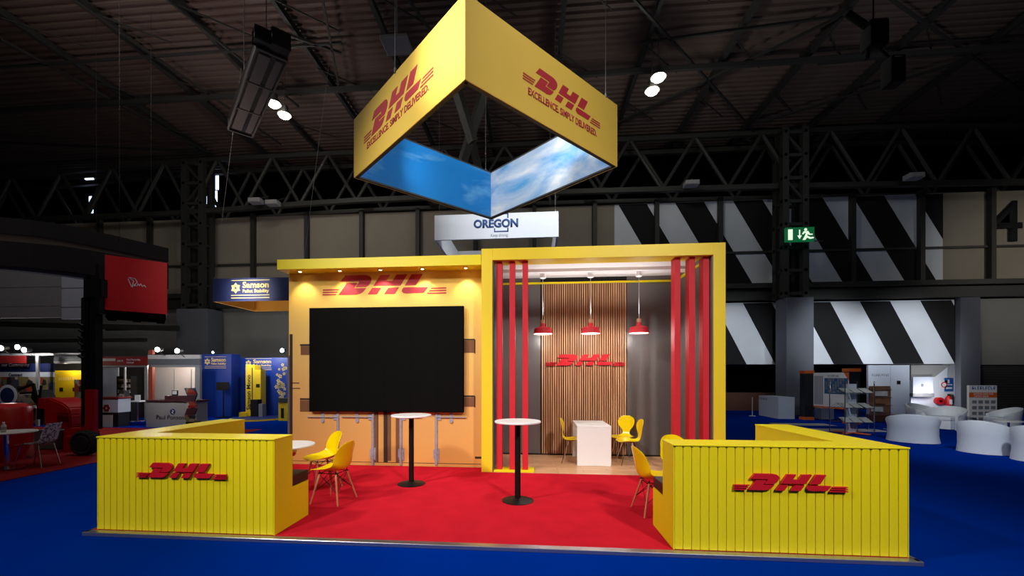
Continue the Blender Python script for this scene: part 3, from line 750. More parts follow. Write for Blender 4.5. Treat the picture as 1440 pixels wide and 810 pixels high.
# waisted chairs with chrome legs
def ant_chair():
    t = thing('waisted_chair', (0, 0, 0), None, 'chair', 'yellow chairs with round backs in the niche')
    T = [(-0.225, 0.435, 0.08, 0.0, 0.0), (-0.215, 0.45, 0.16, 0.0, 0.0), (-0.13, 0.462, 0.215, 0.01, 0.0), (-0.03, 0.455, 0.222, 0.02, 0.0), (0.07, 0.447, 0.20, 0.02, 0.0), (0.14, 0.455, 0.13, 0.01, 0.0),
         (0.185, 0.50, 0.075, 0.0, 0.0), (0.20, 0.57, 0.085, 0.0, 0.0), (0.212, 0.65, 0.145, 0.0, -0.02), (0.225, 0.74, 0.175, 0.0, -0.03), (0.24, 0.82, 0.145, 0.0, -0.02), (0.248, 0.865, 0.06, 0, 0)]
    def f(u, v):
        y, z, w, lf, wr = interp(T, u); s = v*2-1
        return Vector((w*s, y+wr*s*s, z+lf*s*s))
    b = MB(); b.grid(f, 36, 14); b.solid(0.009); b.build('shell_seat', 'yellow_plastic', t, True)
    for sx in (-1, 1):
        for sy in (-1, 1):
            b = MB(); b.tube((sx*0.11, sy*0.09, 0.43), (sx*0.20, sy*0.20, 0.0), 0.008, n=10); b.build('chrome_leg', 'chrome', t, True)
    b = MB(); b.lathe([(0, 0.425), (0.13, 0.425), (0.13, 0.433), (0, 0.433)], (0, 0, 0), 20); b.build('seat_mount', 'chrome', t)
    return t
ac = ant_chair()
place(ac, 0.80, 8.40, 80, 'yellow round-backed chair tucked in at the left of the white desk')
place(copy_tree(ac), 1.86, 8.30, -86, 'yellow round-backed chair in profile at the right of the white desk')
place(copy_tree(ac), 1.86, 8.84, -30, 'yellow round-backed chair showing its oval back, by the slat wall')

# =============================================================== HANGING SQUARE SIGN
SB, ST = 5.55, 6.67
cn = {'near': Vector((-0.86, 5.33, 0)), 'left': Vector((-3.42, 7.80, 0)), 'far': Vector((-1.0, 10.18, 0)), 'right': Vector((1.54, 7.80, 0))}
cen = sum(cn.values(), Vector())/4
t = thing('hanging_sign', (cen.x, cen.y, SB), 'large square yellow ring banner hanging over the stand with sky print inside', 'sign')
def ring_side(a, c, mo, mi, th=0.07):
    d = (c-a).normalized(); nrm = Vector((d.y, -d.x, 0))
    if nrm.dot((a+c)/2-cen) < 0: nrm = -nrm
    L = (c-a).length
    b = MB(); b.prism([(0, SB), (L, SB), (L, ST), (0, ST)], (a.x, a.y, 0), d, (0, 0, 1), nrm, -0.012, 0.0); o = b.build('outer_banner', mo, t)
    b = MB(); b.prism([(th, SB+.012), (L-th, SB+.012), (L-th, ST-.012), (th, ST-.012)], (a.x, a.y, 0), d, (0, 0, 1), nrm, -th, -th+0.012); i = b.build('inner_banner', mi, t)
    b = MB(); b.prism([(0.03, SB), (L-0.03, SB), (L-0.03, SB+0.03), (0.03, SB+0.03)], (a.x, a.y, 0), d, (0, 0, 1), nrm, -th-0.005, -0.0125)
    b.prism([(0.03, ST-0.03), (L-0.03, ST-0.03), (L-0.03, ST), (0.03, ST)], (a.x, a.y, 0), d, (0, 0, 1), nrm, -th-0.005, -0.0125)
    b.build('metal_frame', 'dark_grey', t)
    return nrm
n1 = ring_side(cn['near'], cn['right'], 'yellow_sign', 'sky_right')
n2 = ring_side(cn['left'], cn['near'], 'yellow_sign', 'sky_left')
ring_side(cn['left'], cn['far'], 'yellow_sign', 'sky_left')
ring_side(cn['far'], cn['right'], 'yellow_sign', 'sky_right')
def sign_art(a, c, nrm, s0, s1, zc, tz):
    U = (c-a).normalized(); L = (c-a).length
    w = (s1-s0)*L; C = a+U*(L*(s0+s1)/2); C.z = zc
    logo(C, U, (0, 0, 1), nrm, w, 'print_red', t, 0.0, 0.004, 1.15)
    O = a+U*(L*s0+w*0.055); O.z = tz
    text('EXCELLENCE. SIMPLY DELIVERED.', 0.15, O+nrm*0.001, U, (0, 0, 1), nrm, 'print_red', 'tagline', t, 0.003, 0.004, fit=w*0.89)
sign_art(cn['near'], cn['right'], n1, 0.30, 0.845, 6.19, 5.86)
sign_art(cn['left'], cn['near'], n2, 0.13, 0.79, 6.20, 5.86)
for (a_, c_) in (('near', 'right'), ('left', 'near')):
    m_ = (cn[a_]+cn[c_])/2; d_ = (cen-m_).normalized(); dd = (cn[c_]-cn[a_]).normalized()
    b = MB(); b.bar(m_+d_*0.14+Vector((0, 0, 6.2))-dd*1.2, m_+d_*0.14+Vector((0, 0, 6.2))+dd*1.2, 0.06, 0.06); b.build('added_light_bar', 'alu', t)  # made-up bar hidden behind the near panels, goes with the added inner spots
def wires(parent, pts, z1, sp=0.0, wr=0.005, m='wire'):
    for p in pts:
        b = MB(); b.tube(p, (p[0]+sp, p[1], z1), wr, n=6); b.tube((p[0], p[1], p[2]-0.02), (p[0], p[1], p[2]+0.06), 0.018, n=8); b.build('suspension_wire', m, parent)
wires(t, [(cn['near'].x+0.12, cn['near'].y+0.16, ST), (cn['right'].x-0.25, cn['right'].y-0.24, ST), (cn['left'].x+1.2, cn['left'].y-1.17, ST), (cn['far'].x-0.12, cn['far'].y-0.15, ST)], ROOF-0.7, -0.0)

# =============================================================== WHITE HANGING BANNER BEHIND
OY = 13.0
A = atY(611, 306, OY); B_ = atY(785.5, 294, OY); zb0 = atY(698, 335.5, OY).z; zt0 = atY(698, 300, OY).z
t = thing('hanging_banner_ring', ((A.x+B_.x)/2, OY+1.8, zb0), 'white square hanging banner with dark blue lettering behind the yellow sign', 'sign')
b = MB(); b.box(A.x, B_.x, OY, OY+0.06, zb0, zt0, 0.003, 1); b.build('banner_front', 'white_fabric', t)
b = MB(); b.box(A.x+0.01, A.x+0.06, OY+0.061, OY+3.8, zb0, zt0); b.build('banner_side', 'white_fabric', t)
b = MB(); b.box(B_.x-0.06, B_.x-0.01, OY+0.061, OY+3.8, zb0, zt0); b.build('banner_side', 'white_fabric', t)
b = MB(); b.box(A.x, B_.x, OY+3.81, OY+3.87, zb0, zt0); b.build('banner_back', 'white_fabric', t)
sc_ = (B_.x-A.x)/174.5
def opt(x, y): q = atY(x, y, OY); return q
O = opt(666, 320.5); text('OREGON', 0.345, O, *XZ, 'text_blue', 'lettering', t, 0.004, 0.016, (60*sc_)/1.40)
b = MB()
q = opt(704.5, 320); u = sc_
b.box(opt(694.8, 320).x, opt(696.3, 320).x, OY-0.004, OY, opt(695, 326).z, opt(695, 321).z)
b.box(opt(694.8, 320).x, opt(715, 320).x, OY-0.004, OY, opt(705, 326.3).z, opt(705, 324.6).z)
b.box(opt(713.3, 320).x, opt(715, 320).x, OY-0.004, OY, opt(714, 326).z, opt(714, 320).z)
b.box(opt(713.3, 320).x, opt(715, 320).x, OY-0.004, OY, opt(714, 306.5).z, opt(714, 300).z)
b.box(opt(694.8, 320).x, opt(715, 320).x, OY-0.004, OY, opt(705, 301.5).z, opt(705, 299.8).z)
b.build('bracket_mark', 'text_blue', t)
text('Keep driving.', 0.13, opt(690, 333), *XZ, 'text_grey', 'slogan', t, 0.003, 0.0, 0.8)
wires(t, [(A.x+0.15, OY+0.03, zt0), (B_.x-0.1, OY+0.03, zt0), (A.x+0.15, OY+3.84, zt0), (B_.x-0.1, OY+3.84, zt0)], ROOF-0.7)

# =============================================================== SAMSON HANGING SIGN
SY = 14.0
A = atY(299, 405, SY); B_ = Vector((A.x+3.4, SY, 0)); zb0 = atY(350, 423.3, SY).z; zt0 = atY(350, 391, SY).z
t = thing('hanging_banner_ring', ((A.x+B_.x)/2, SY+1, zb0), 'navy square hanging banner with cream lettering and orange inside', 'sign')
b = MB(); b.box(A.x, B_.x, SY, SY+0.03, zb0, zt0); b.build('banner_front', 'navy', t)
b = MB(); b.box(A.x+0.02, B_.x-0.02, SY+0.031, SY+0.06, zb0, zt0); b.build('banner_lining', 'orange_fabric', t)
b = MB(); b.box(A.x, A.x+0.06, SY+0.061, SY+2.2, zb0, zt0); b.build('banner_side', 'orange_fabric', t)
b = MB(); b.box(B_.x-0.06, B_.x, SY+0.061, SY+2.2, zb0, zt0); b.build('banner_side', 'orange_fabric', t)
b = MB(); b.box(A.x, B_.x, SY+2.21, SY+2.27, zb0, zt0); b.build('banner_back', 'orange_fabric', t)
def pinwheel(b, c, r, Y, n=6):
    for k in range(n):
        a = k*2*PI/n+PI/6
        d = Vector((math.cos(a), math.sin(a))); p = Vector((-d.y, d.x))
        pts = [d*r*0.15, d*r*0.6+p*r*0.32, d*r, d*r*0.6-p*r*0.32]
        b.prism([(q.x, q.y) for q in pts], (c.x, Y, c.z), (1, 0, 0), (0, 0, 1), (0, -1, 0), 0, 0.004)
def samson(Y, xl_, yt, wpx, hpx, parent, m='cream'):
    f = (atY(xl_+wpx, yt, Y).x-atY(xl_, yt, Y).x)/wpx
    P = atY(xl_, yt, Y)
    b = MB(); hf = hpx/27.0
    pinwheel(b, Vector((P.x+6.5*f*wpx/54, Y, P.z-12*f*hf)), 7.2*f*hf, Y)
    b.box(P.x, P.x+wpx*f, Y-0.004, Y, P.z-2.4*f*hf, P.z-1.6*f*hf)
    b.box(P.x, P.x+wpx*f, Y-0.004, Y, P.z-22.2*f*hf, P.z-21.4*f*hf)
    b.box(P.x, P.x+wpx*f, Y-0.004, Y, P.z-25.8*f*hf, P.z-24.9*f*hf)
    b.build('emblem', m, parent)
    x2 = P.x+16*f*wpx/54
    text('Samson', 11*f*hf, (x2, Y, P.z-11.8*f*hf), *XZ, m, 'lettering', parent, 0.004, 0.35*f*hf, fit=37*f*wpx/54)
    text('Pallet Stability', 6.2*f*hf, (x2, Y, P.z-18.3*f*hf), *XZ, m, 'lettering', parent, 0.004, 0.12*f*hf, fit=37*f*wpx/54)
samson(SY, 325, 392.5, 54, 27, t)
b = MB()
for k in range(5):
    z = zb0+0.08+0.05*k; b.box(A.x+1.6, A.x+3.2, SY+2.2, SY+2.209, z, z+0.018)
b.build('printed_lines', 'text_dark', t)
text('Pallet Stability', 0.3, (A.x+1.75, SY+2.209, zb0+0.33), (1, 0, 0), (0, 0, 1), (0, -1, 0), 'text_dark', 'lettering', t, 0.003, 0.01)
wires(t, [(A.x+0.05, SY+0.03, zt0), (B_.x-0.1, SY+0.03, zt0)], ROOF-0.7, 1.0)

# =============================================================== SAMSON BOOTH
t = thing('blue_booth', (-12.0, 16.8, 0), 'blue walled booth with cream star emblems behind the container wall', 'booth')
def board(x0, y0, x1, y1, Y, dep, m, name, parent, floorz=None, bev=0):
    ym = (y0+y1)/2
    a = atY(x0, ym, Y).x; c = atY(x1, ym, Y).x; xm_ = (x0+x1)/2
    zt_ = atY(xm_, y0, Y).z; zb_ = atY(xm_, y1, Y).z if floorz is None else floorz
    b = MB(); b.box(a, c, Y, Y+dep, zb_, zt_, bev, 1)
    return b.build(name, m, parent)
board(281.5, 498, 325, 600, 16.85, 0.06, 'samson_blue', 'front_panel', t, 0.001)
xs_ = atY(325, 550, 16.85).x
b = MB(); b.box(xs_-0.03, xs_+0.02, 16.92, 17.4, 0.001, atY(303, 498, 16.85).z); b.build('return_panel', 'samson_dark', t)
b = MB(); b.box(xs_-0.03, atY(404, 550, 17.4).x+1.4, 17.41, 17.47, 0.001, atY(365, 503, 17.4).z); b.build('back_wall', 'samson_blue', t)
samson(16.85, 288, 500.5, 30, 17, t); samson(17.41, 345, 503, 37, 17, t)
# flower print near the right edge
b = MB()
for i in range(34):
    xx = random.uniform(388, 402); yy = random.uniform(512, 560)
    if xx < 396 and yy < 535 and random.random() < .5: continue
    q = atY(xx, yy, 17.4)
    pinwheel(b, q, random.uniform(0.06, 0.11), 17.405, 5)
b.build('blossom_print', 'cream', t)
# tv on stand
t = thing('monitor_stand', (atZ(313, 592, 0).x, 16.5, 0), 'small black monitor on a stand in the blue booth', 'monitor')
P = atY(313, 543, 16.5); t.location.x = P.x
b = MB(); b.box(P.x-0.27, P.x+0.27, 16.48, 16.52, P.z-0.17, P.z+0.17, 0.005, 1); b.build('screen', 'black', t)
b = MB(); b.tube((P.x, 16.55, 0.03), (P.x, 16.55, P.z), 0.025); b.box(P.x-.03, P.x+.03, 16.52, 16.57, P.z-.05, P.z+.05); b.build('pole', 'black', t)
b = MB(); b.box(P.x-0.25, P.x+0.25, 16.35, 16.75, 0.0, 0.03); b.build('base', 'black', t)
# yellow wrapping machine
MYY = 16.8
t = thing('pallet_wrapper', (atY(358, 590, MYY).x, MYY, 0), 'tall yellow pallet wrapping machine in the blue booth', 'machine')
board(345.5, 513, 358, 592, MYY, 0.4, 'mach_yellow', 'mast', t, 0.03)
board(358.2, 520, 366.5, 592, MYY, 0.35, 'mach_yellow', 'cabinet', t, 0.03)
board(354, 517, 355.2, 575, MYY-0.012, 0.01, 'black', 'mast_slot', t)
board(352.2, 562, 362, 586, MYY-0.3, 0.28, 'black', 'film_carriage', t)
board(363.5, 568, 369, 586, MYY-0.35, 0.25, 'text_grey', 'film_roll', t)
board(360, 540, 365, 545, MYY-0.01, 0.01, 'black', 'control_panel', t)
board(336, 580, 346, 590, MYY-0.1, 0.3, 'mach_yellow', 'ramp_box', t, 0.001)
b = MB(); q = atY(350.5, 555, MYY); 
b.build  # noqa
text('Samson Mono', 0.26, (q.x+0.06, MYY, q.z-0.65), (0, 0, 1), (-1, 0, 0), (0, -1, 0), 'text_dark', 'lettering', t, 0.003, 0.006)
c = atZ(372, 588, 0)
b = MB(); b.lathe([(0, 0.001), (1.05, 0.001), (1.05, 0.05), (0, 0.05)], (c.x, c.y-0.35, 0), 40); tag(b.build('turntable', 'mach_yellow'), 'round yellow-edged turntable plate on the blue booth floor', 'turntable')
b = MB(); b.lathe([(0, 0.052), (0.95, 0.052), (0.95, 0.06), (0, 0.06)], (c.x, c.y-0.35, 0), 40); o = b.build('top_plate', 'samson_dark', bpy.data.objects['turntable'])
# small yellow cabinet at edge
t = thing('machine_cabinet', (atY(398, 590, 15.5).x, 15.5, 0), 'small dark yellow machine cabinet beside the container wall edge', 'cabinet')
board(391.5, 566, 412, 598, 15.5, 0.5, 'mach_yellow', 'body', t, 0.001)
board(390.5, 560, 413, 566, 15.45, 0.6, 'dark_grey', 'lid', t)
board(395, 574, 399, 588, 15.49, 0.01, 'black', 'warning_mark', t)

# =============================================================== GREY SHELL BOOTH ("Paul Ponsonby")
GY = 14.2
t = thing('shell_booth', (atY(240, 560, GY).x, GY, 0), 'grey shell scheme booth with beige back panels and rust coloured post', 'booth')
board(208, 505, 281, 513, GY, 0.08, 'shell_fascia', 'fascia', t)
board(208, 499, 281, 504.5, GY, 0.08, 'shell_panel', 'fascia_top', t)
board(212, 513.3, 281, 516, GY, 0.08, 'shell_grey', 'fascia_rail', t)
board(208.3, 516.2, 214.3, 603, GY+0.0, 0.1, 'brick', 'post', t, 0.001)
board(208.3, 492, 214.3, 498.5, GY+0.0, 0.1, 'brick', 'post_top', t)
board(274.5, 516.2, 281, 603, GY, 0.1, 'shell_grey', 'post', t, 0.001)
board(214.5, 516.4, 274, 603, GY+1.6, 0.05, 'shell_panel', 'back_panel', t, 0.001)
board(244, 519, 245, 603, GY+1.57, 0.02, 'shell_grey', 'panel_joint', t, 0.001)
board(268, 519, 269, 603, GY+1.57, 0.02, 'shell_grey', 'panel_joint', t, 0.001)
t = thing('reception_counter', (atY(240, 603, 13.4).x, 13.4, 0), 'pale grey counter with dark lettering and a round navy emblem', 'counter')
board(205.5, 565, 276, 604, 13.2, 0.5, 'counter_grey', 'body', t, 0.001)
board(204.5, 562.8, 277, 564.8, 13.17, 0.56, 'plum', 'top', t)
q = atY(219.5, 589.5, 13.2); text('Paul Ponsonby', 0.21, q, *XZ, 'text_dark', 'lettering', t, 0.004, 0.002)
b = MB(); q = atY(243, 579, 13.2); b.lathe([(0.0, 0.0), (0.09, 0.0), (0.1, 0.004), (0, 0.004)], (0, 0, 0), 24)
bmesh.ops.rotate(b.bm, verts=b.bm.verts[:], cent=(0, 0, 0), matrix=Matrix.Rotation(PI/2, 3, 'X')); bmesh.ops.translate(b.bm, verts=b.bm.verts[:], vec=q); b.build('emblem', 'navy', t)
b = MB(); b.prism([(-.03, .07), (.05, .02), (.0, 0), (.03, -.07), (-.05, -.02), (0, 0)], q+Vector((0, -.004, 0)), *XZ, 0.001, 0.003); b.build('emblem_swirl', 'text_white', t)
t = thing('magazine_display', (atY(268, 603, 12.9).x, 12.9, 0), 'zigzag dark red leaflet display in front of the grey counter', 'display stand')
for i in range(5):
    y0 = 545.5+i*9.6; dx = (-1.0 if i % 2 else 1.0)
    a = atY(263-dx*0.3, y0, 12.9); c = atY(276.5, y0+9.4, 12.9)
    b = MB(); s_ = 0.045*dx
    b.prism([(a.x-s_, a.z), (c.x-s_, a.z), (c.x+s_, c.z), (a.x+s_, c.z)], (0, 12.9-0.0, 0), *XZ, 0, 0.06)
    b.build('leaflet_tier', 'plum' if i % 2 else 'collage', t)
    if i == 0:
        q = atY(270, 590, 12.9); b = MB(); b.box(q.x-.15, q.x+.15, 12.82, 13.1, 0, 0.24); b.build('base', 'black', t)
    if i in (0, 2): board(264.5, y0+5.5, 275.5, y0+9, 12.83, 0.01, 'header_red', 'leaflet', t)
t = thing('display_box', (atY(238, 563, 13.4).x, 13.4, 0.98), 'dark plum cloth stack with a small framed screen on the grey counter', 'display')
board(231.5, 556.5, 262, 562.6, 13.3, 0.25, 'plum', 'cloth_stack', t)
board(241.5, 549, 249, 556.3, 13.4, 0.05, 'black', 'small_screen', t)
board(242.3, 549.8, 248.2, 554.5, 13.39, 0.009, 'shell_panel', 'screen_face', t)

# red header booth with bar stool
t = thing('shell_booth', (atY(175, 560, 14.3).x, 14.3, 0), 'dark booth with red fascia board behind the forklift mast', 'booth')
board(139, 501.3, 208, 513.8, 14.3, 0.05, 'header_red', 'fascia', t)
board(142.5, 504, 162, 507.8, 14.29, 0.009, 'shell_panel', 'name_plate', t)
text('Paul Ponsonby', 0.1, atY(178, 507, 14.29), *XZ, 'text_white', 'lettering', t, 0.002, 0.0, 0.95)
text('Limited', 0.1, atY(178, 511, 14.29), *XZ, 'text_white', 'lettering', t, 0.002, 0.0, 0.95)
text('DK14', 0.1, atY(165, 508.7, 14.29), *XZ, 'text_white', 'lettering', t, 0.002, 0.0, 0.95)
board(138, 514.2, 207, 516, 14.3, 0.05, 'shell_grey', 'rail', t)
board(203, 516.2, 207.5, 604, 14.35, 0.05, 'shell_grey', 'post', t, 0.001)
board(174, 516.2, 176, 604, 14.35, 0.05, 'shell_grey', 'post', t, 0.001)
board(142, 517, 166, 604, 15.6, 0.05, 'plinth_white', 'side_panel', t, 0.001)
board(166.5, 517, 207, 604, 16.3, 0.05, 'dark_grey', 'back_wall', t, 0.001)
t = thing('literature_rack', (atY(170, 590, 14.9).x, 14.9, 0), 'tall dark rack with rows of boxes under the red fascia', 'rack')
board(164, 529, 184, 600, 14.95, 0.25, 'black', 'frame', t, 0.001)
for i in range(5): board(165.5, 533+i*7.5, 182, 537.5+i*7.5, 14.9, 0.04, 'books', 'shelf_contents', t)
t = thing('brochure_column', (atY(171, 600, 13.4).x, 13.4, 0), 'slim grey brochure column beside the white cabinet', 'rack')
board(167, 549, 174.5, 601, 13.4, 0.2, 'dark_grey', 'frame', t, 0.001)
for i in range(5): board(167.8, 554+i*8.5, 173.8, 560+i*8.5, 13.37, 0.02, 'books', 'brochure_row', t)
t = thing('display_cabinet', (atY(151, 600, 13.1).x, 13.1, 0), 'white topped cabinet with a red flower print beside the wheel', 'cabinet')
board(135.5, 560.5, 166, 580, 13.1, 0.45, 'plinth_white', 'upper_panel', t)
board(135, 558.5, 166.5, 560.3, 13.07, 0.5, 'header_red', 'top_edge', t)
board(134, 580.5, 166.5, 603, 13.13, 0.4, 'text_dark', 'lower_body', t, 0.001)
board(134, 583.5, 158, 601.5, 13.115, 0.012, 'shell_panel', 'lower_door', t)
b = MB(); q = atY(149.8, 574, 13.1); 
for k in range(6):
    a = k*PI/3; b.tube((q.x+.085*math.cos(a), q.y-0.006, q.z+.085*math.sin(a)), (q.x+.085*math.cos(a), q.y, q.z+.085*math.sin(a)), 0.05, n=12)
b.build('flower_print', 'header_red', t)
t = thing('bar_stool', (atY(193, 590, 13.9).x, 13.9, 0.12), 'white bar stool on a raised blue floor under the red fascia', 'stool')
q = atY(193.5, 588, 13.9); zs = atY(193, 565, 13.9).z
b = MB(); b.box(q.x-0.2, q.x+0.22, 13.75, 14.05, zs, zs+0.05, 0.01, 2); b.build('seat', 'white', t)
b = MB(); b.box(q.x-0.22, q.x-0.02, 14.0, 14.04, zs+0.05, zs+0.24, 0.01, 2); b.build('backrest', 'white', t)
b = MB(); b.tube((q.x, 13.9, 0.13), (q.x, 13.9, zs), 0.025); b.build('pole', 'chrome', t)
b = MB(); b.lathe([(0, 0.12), (0.2, 0.12), (0.18, 0.14), (0, 0.15)], (q.x, 13.9, 0), 24); b.build('base', 'chrome', t)
b = MB(); A = atY(176, 600, 13.6); c_ = atY(204, 600, 13.6); b.box(A.x, c_.x, 13.55, 14.2, 0, 0.118); tag(b.build('floor_podium', 'carpet_blue'), 'low podium covered in blue carpet under the white bar stool', 'podium')

# =============================================================== LEFT BOOTHS
LY = 13.2
t = thing('shell_booth', (atY(60, 560, LY).x, LY, 0), 'booth with photo collage panels and lettering behind the red counter', 'booth')
board(-30, 497, 75, 500, LY, 0.06, 'shell_grey', 'top_rail', t)
board(-30, 500.2, 35, 511, LY, 0.05, 'header_red', 'fascia', t)
board(-30, 511.2, 75, 523, LY+0.3, 0.05, 'navy', 'blue_band', t)
board(-30, 523.2, 75, 530, LY+0.3, 0.05, 'plinth_white', 'white_band', t)
board(-30, 530.2, 75, 600, LY+0.3, 0.05, 'collage', 'photo_panel', t, 0.001)
board(50, 500.2, 54, 600, LY-0.05, 0.05, 'shell_grey', 'post', t, 0.001)
text('our Community', 0.17, atY(2, 515.5, LY+0.29), *XZ, 'text_white', 'lettering', t, 0.003, 0.003)
text('Contract', 0.15, atY(12, 529, LY+0.29), *XZ, 'text_dark', 'lettering', t, 0.003, 0.005)
b = MB(); q = atY(11, 556, LY+0.3)
b.tube((q.x, q.y-0.012, q.z), (q.x, q.y-0.002, q.z), 0.38, n=32); b.build('round_photo', 'plinth_white', t)
b = MB(); b.tube((q.x, q.y-0.02, q.z), (q.x, q.y-0.0125, q.z), 0.28, n=32); b.build('round_photo_centre', 'navy', t)
board(33, 553, 48, 555, LY-0.1, 0.3, 'shell_panel', 'shelf', t); board(33, 571, 50, 574, LY-0.1, 0.3, 'shell_panel', 'shelf', t)
t = thing('shell_booth', (atY(105, 560, LY+0.5).x, LY+0.5, 0), 'booth with glowing yellow poster behind the forklift', 'booth')
board(75.5, 496.5, 140, 498.5, LY+0.5, 0.06, 'shell_grey', 'top_rail', t)
board(75.5, 499, 140, 507.5, LY+0.5, 0.05, 'shell_fascia', 'fascia', t)
board(75.5, 508, 140, 511, LY+0.5, 0.06, 'shell_grey', 'fascia_rail', t)
board(73, 512, 143, 600, LY+1.8, 0.05, 'dark_grey', 'back_wall', t, 0.001)
t = thing('poster', (atY(105, 560, LY+1.2).x, LY+1.2, 0.9), 'bright yellow poster with black pictograms behind the forklift', 'poster')
board(73.5, 521, 142.5, 560.5, LY+1.2, 0.04, 'mach_yellow', 'poster_sheet', t)
for xx in (83.5, 102): board(xx, 545, xx+5, 550.5, LY+1.185, 0.012, 'text_dark', 'pictogram', t)
marks(atY(82, 535, LY+1.19), 8, 0.8, 0.12, 'cream', t, 3)
t = thing('photo_display', (atY(111, 560, LY+0.9).x, LY+0.9, 0.8), 'small upright photo panel beside the yellow poster', 'display')
board(104.5, 534, 116, 565, LY+0.9, 0.04, 'collage', 'photo_face', t)
b = MB(); A = atY(95, 567, LY+.6); b.box(A.x-0.6, A.x+0.6, LY+0.6, LY+1.0, 0, A.z, 0.01, 1); tag(b.build('counter', 'shell_panel'), 'pale low counter behind the red forklift hood', 'counter')

# neighbour carpet
b = MB(); b.box(-30, -8.72, 5.2, 12.9, 0.0, 0.012); tag(b.build('carpet', 'carpet_red2'), 'dark red carpet laid under the forklift and cafe chair', 'carpet')

# booth spotlights with glowing heads
for i, (x, y, Y, lab) in enumerate([(0.5, 489.5, LY-0.3, 'leftmost glowing booth spotlight above the collage booth'), (23.5, 488, LY-0.3, 'glowing booth spotlight above the collage booth, second from left'), (33, 492, LY-0.3, 'glowing booth spotlight above the collage booth, third from left'),
        (220.7, 491.5, 13.9, 'glowing booth spotlight above the rust post'), (248.5, 493.3, 13.9, 'glowing booth spotlight over the pale grey counter'), (299, 495.5, 16.6, 'dim spotlight above the front panel of the blue booth'), (396.5, 492.8, 17.0, 'glowing spotlight above the back wall of the blue booth')]):
    q = atY(x, y, Y); t = thing('booth_spotlight', q, lab, 'spotlight', 'booth spotlights')
    rr = 0.085 if i != 5 else 0.04
    b = MB(); b.tube(q+Vector((0, 0.03, 0.0)), q+Vector((0.0, 0.22, 0.02)), rr, rr*0.7, 16); b.build('lamp_head', 'dark_grey', t, True)
    b = MB(); b.tube(q+Vector((0, 0.0, 0.0)), q+Vector((0, 0.03, 0)), rr*0.95, rr*0.98, 16); b.build('glowing_lens', 'spot_glow', t, True)
    b = MB(); b.tube(q+Vector((0, 0.1, -rr)), q+Vector((0.05, 0.35, -0.24)), 0.012, n=6); b.build('arm', 'dark_grey', t)

# big dark overhead ring
def ringpt(x, y, Z): r = ray(x, y); return Vector((r[0]*Z, r[1]*Z, EYE+r[2]*Z))
t = thing('overhead_ring_banner', (-10.5, 10.5, 4.2), 'huge dark curved overhead banner ring with a grey stripe at upper left', 'sign')
prof = [(-40, 301, 325.5, 335.5, 371, 377), (0, 305, 328, 338, 373, 378), (45, 309.5, 332, 342, 377, 382), (88, 315.5, 337.5, 346, 381, 387), (130, 324.5, 346, 352.5, 387, 393), (165, 332, 353, 358.5, 391, 397), (200, 340.5, 360.5, 365, 396, 402), (237, 349, 368, 371.5, 402, 407)]
def zdepth(x): return 9.6+(x+40)*0.0105
def band(i0, i1, m, name, push=0.0):
    b = MB(); rows = []
    for p in prof:
        Z = zdepth(p[0]); a = ringpt(p[0], p[i0], Z); c = ringpt(p[0], p[i1], Z)
        c.x = a.x; c.y = a.y
        n_ = Vector((RX[0], RX[1], 0))*0.75-Vector((FW[0], FW[1], 0))*0.65
        n_.normalize(); a = a+n_*push; c = c+n_*push
        rows.append((a, c, a-n_*(0.25+push), c-n_*(0.25+push)))
    vv = [[b.bm.verts.new(q) for q in r] for r in rows]
    for u, w in zip(vv, vv[1:]):
        b.bm.faces.new((u[0], w[0], w[1], u[1])); b.bm.faces.new((u[2], u[3], w[3], w[2])); b.bm.faces.new((u[0], u[2], w[2], w[0])); b.bm.faces.new((u[1], w[1], w[3], u[3]))
    b.bm.faces.new((vv[0][0], vv[0][1], vv[0][3], vv[0][2])); b.bm.faces.new((vv[-1][0], vv[-1][2], vv[-1][3], vv[-1][1]))
    return b.build(name, m, t)
band(1, 2, 'ring_dark', 'upper_band'); band(2, 3, 'ring_grey', 'grey_stripe', -0.03); band(3, 4, 'ring_dark', 'lower_band'); band(4, 5, 'ring_navy', 'lower_edge', -0.02)
wires(t, [(-11.0, 10.3, 5.35)], ROOF-0.7, m='black')
t = thing('hanging_banner', (-12.5, 11.3, 3.2), 'pale grey hanging panel with seams below the dark ring', 'sign')
for (ya, yb2) in ((372, 404), (404.6, 431), (431.6, 447)):
    board(-30, ya, 86, yb2, 11.6, 0.08, 'ring_grey' if 0 else 'ring_white', 'panel_strip', t)
    board(86.5, ya, 127.5, yb2+1.5, 11.6, 0.08, 'plinth_white', 'panel_strip', t)
wires(t, [(-13.2, 11.64, 4.76), (-11.4, 11.64, 4.76)], ROOF-0.7, m='black')

# truss piping under it at far left
for (x0, y0, x1, y1, w) in [(-20, 455, 250, 462, 0.25), (-20, 480, 205, 478, 0.18), (150, 463, 250, 460, 0.16)]:
    b = MB(); b.bar(atY(x0, y0, 19.5), atY(x1, y1, 19.5), w, w); struct(b.build('trim_5', 'steel_dark'), 'horizontal steel pipe low on the back wall')

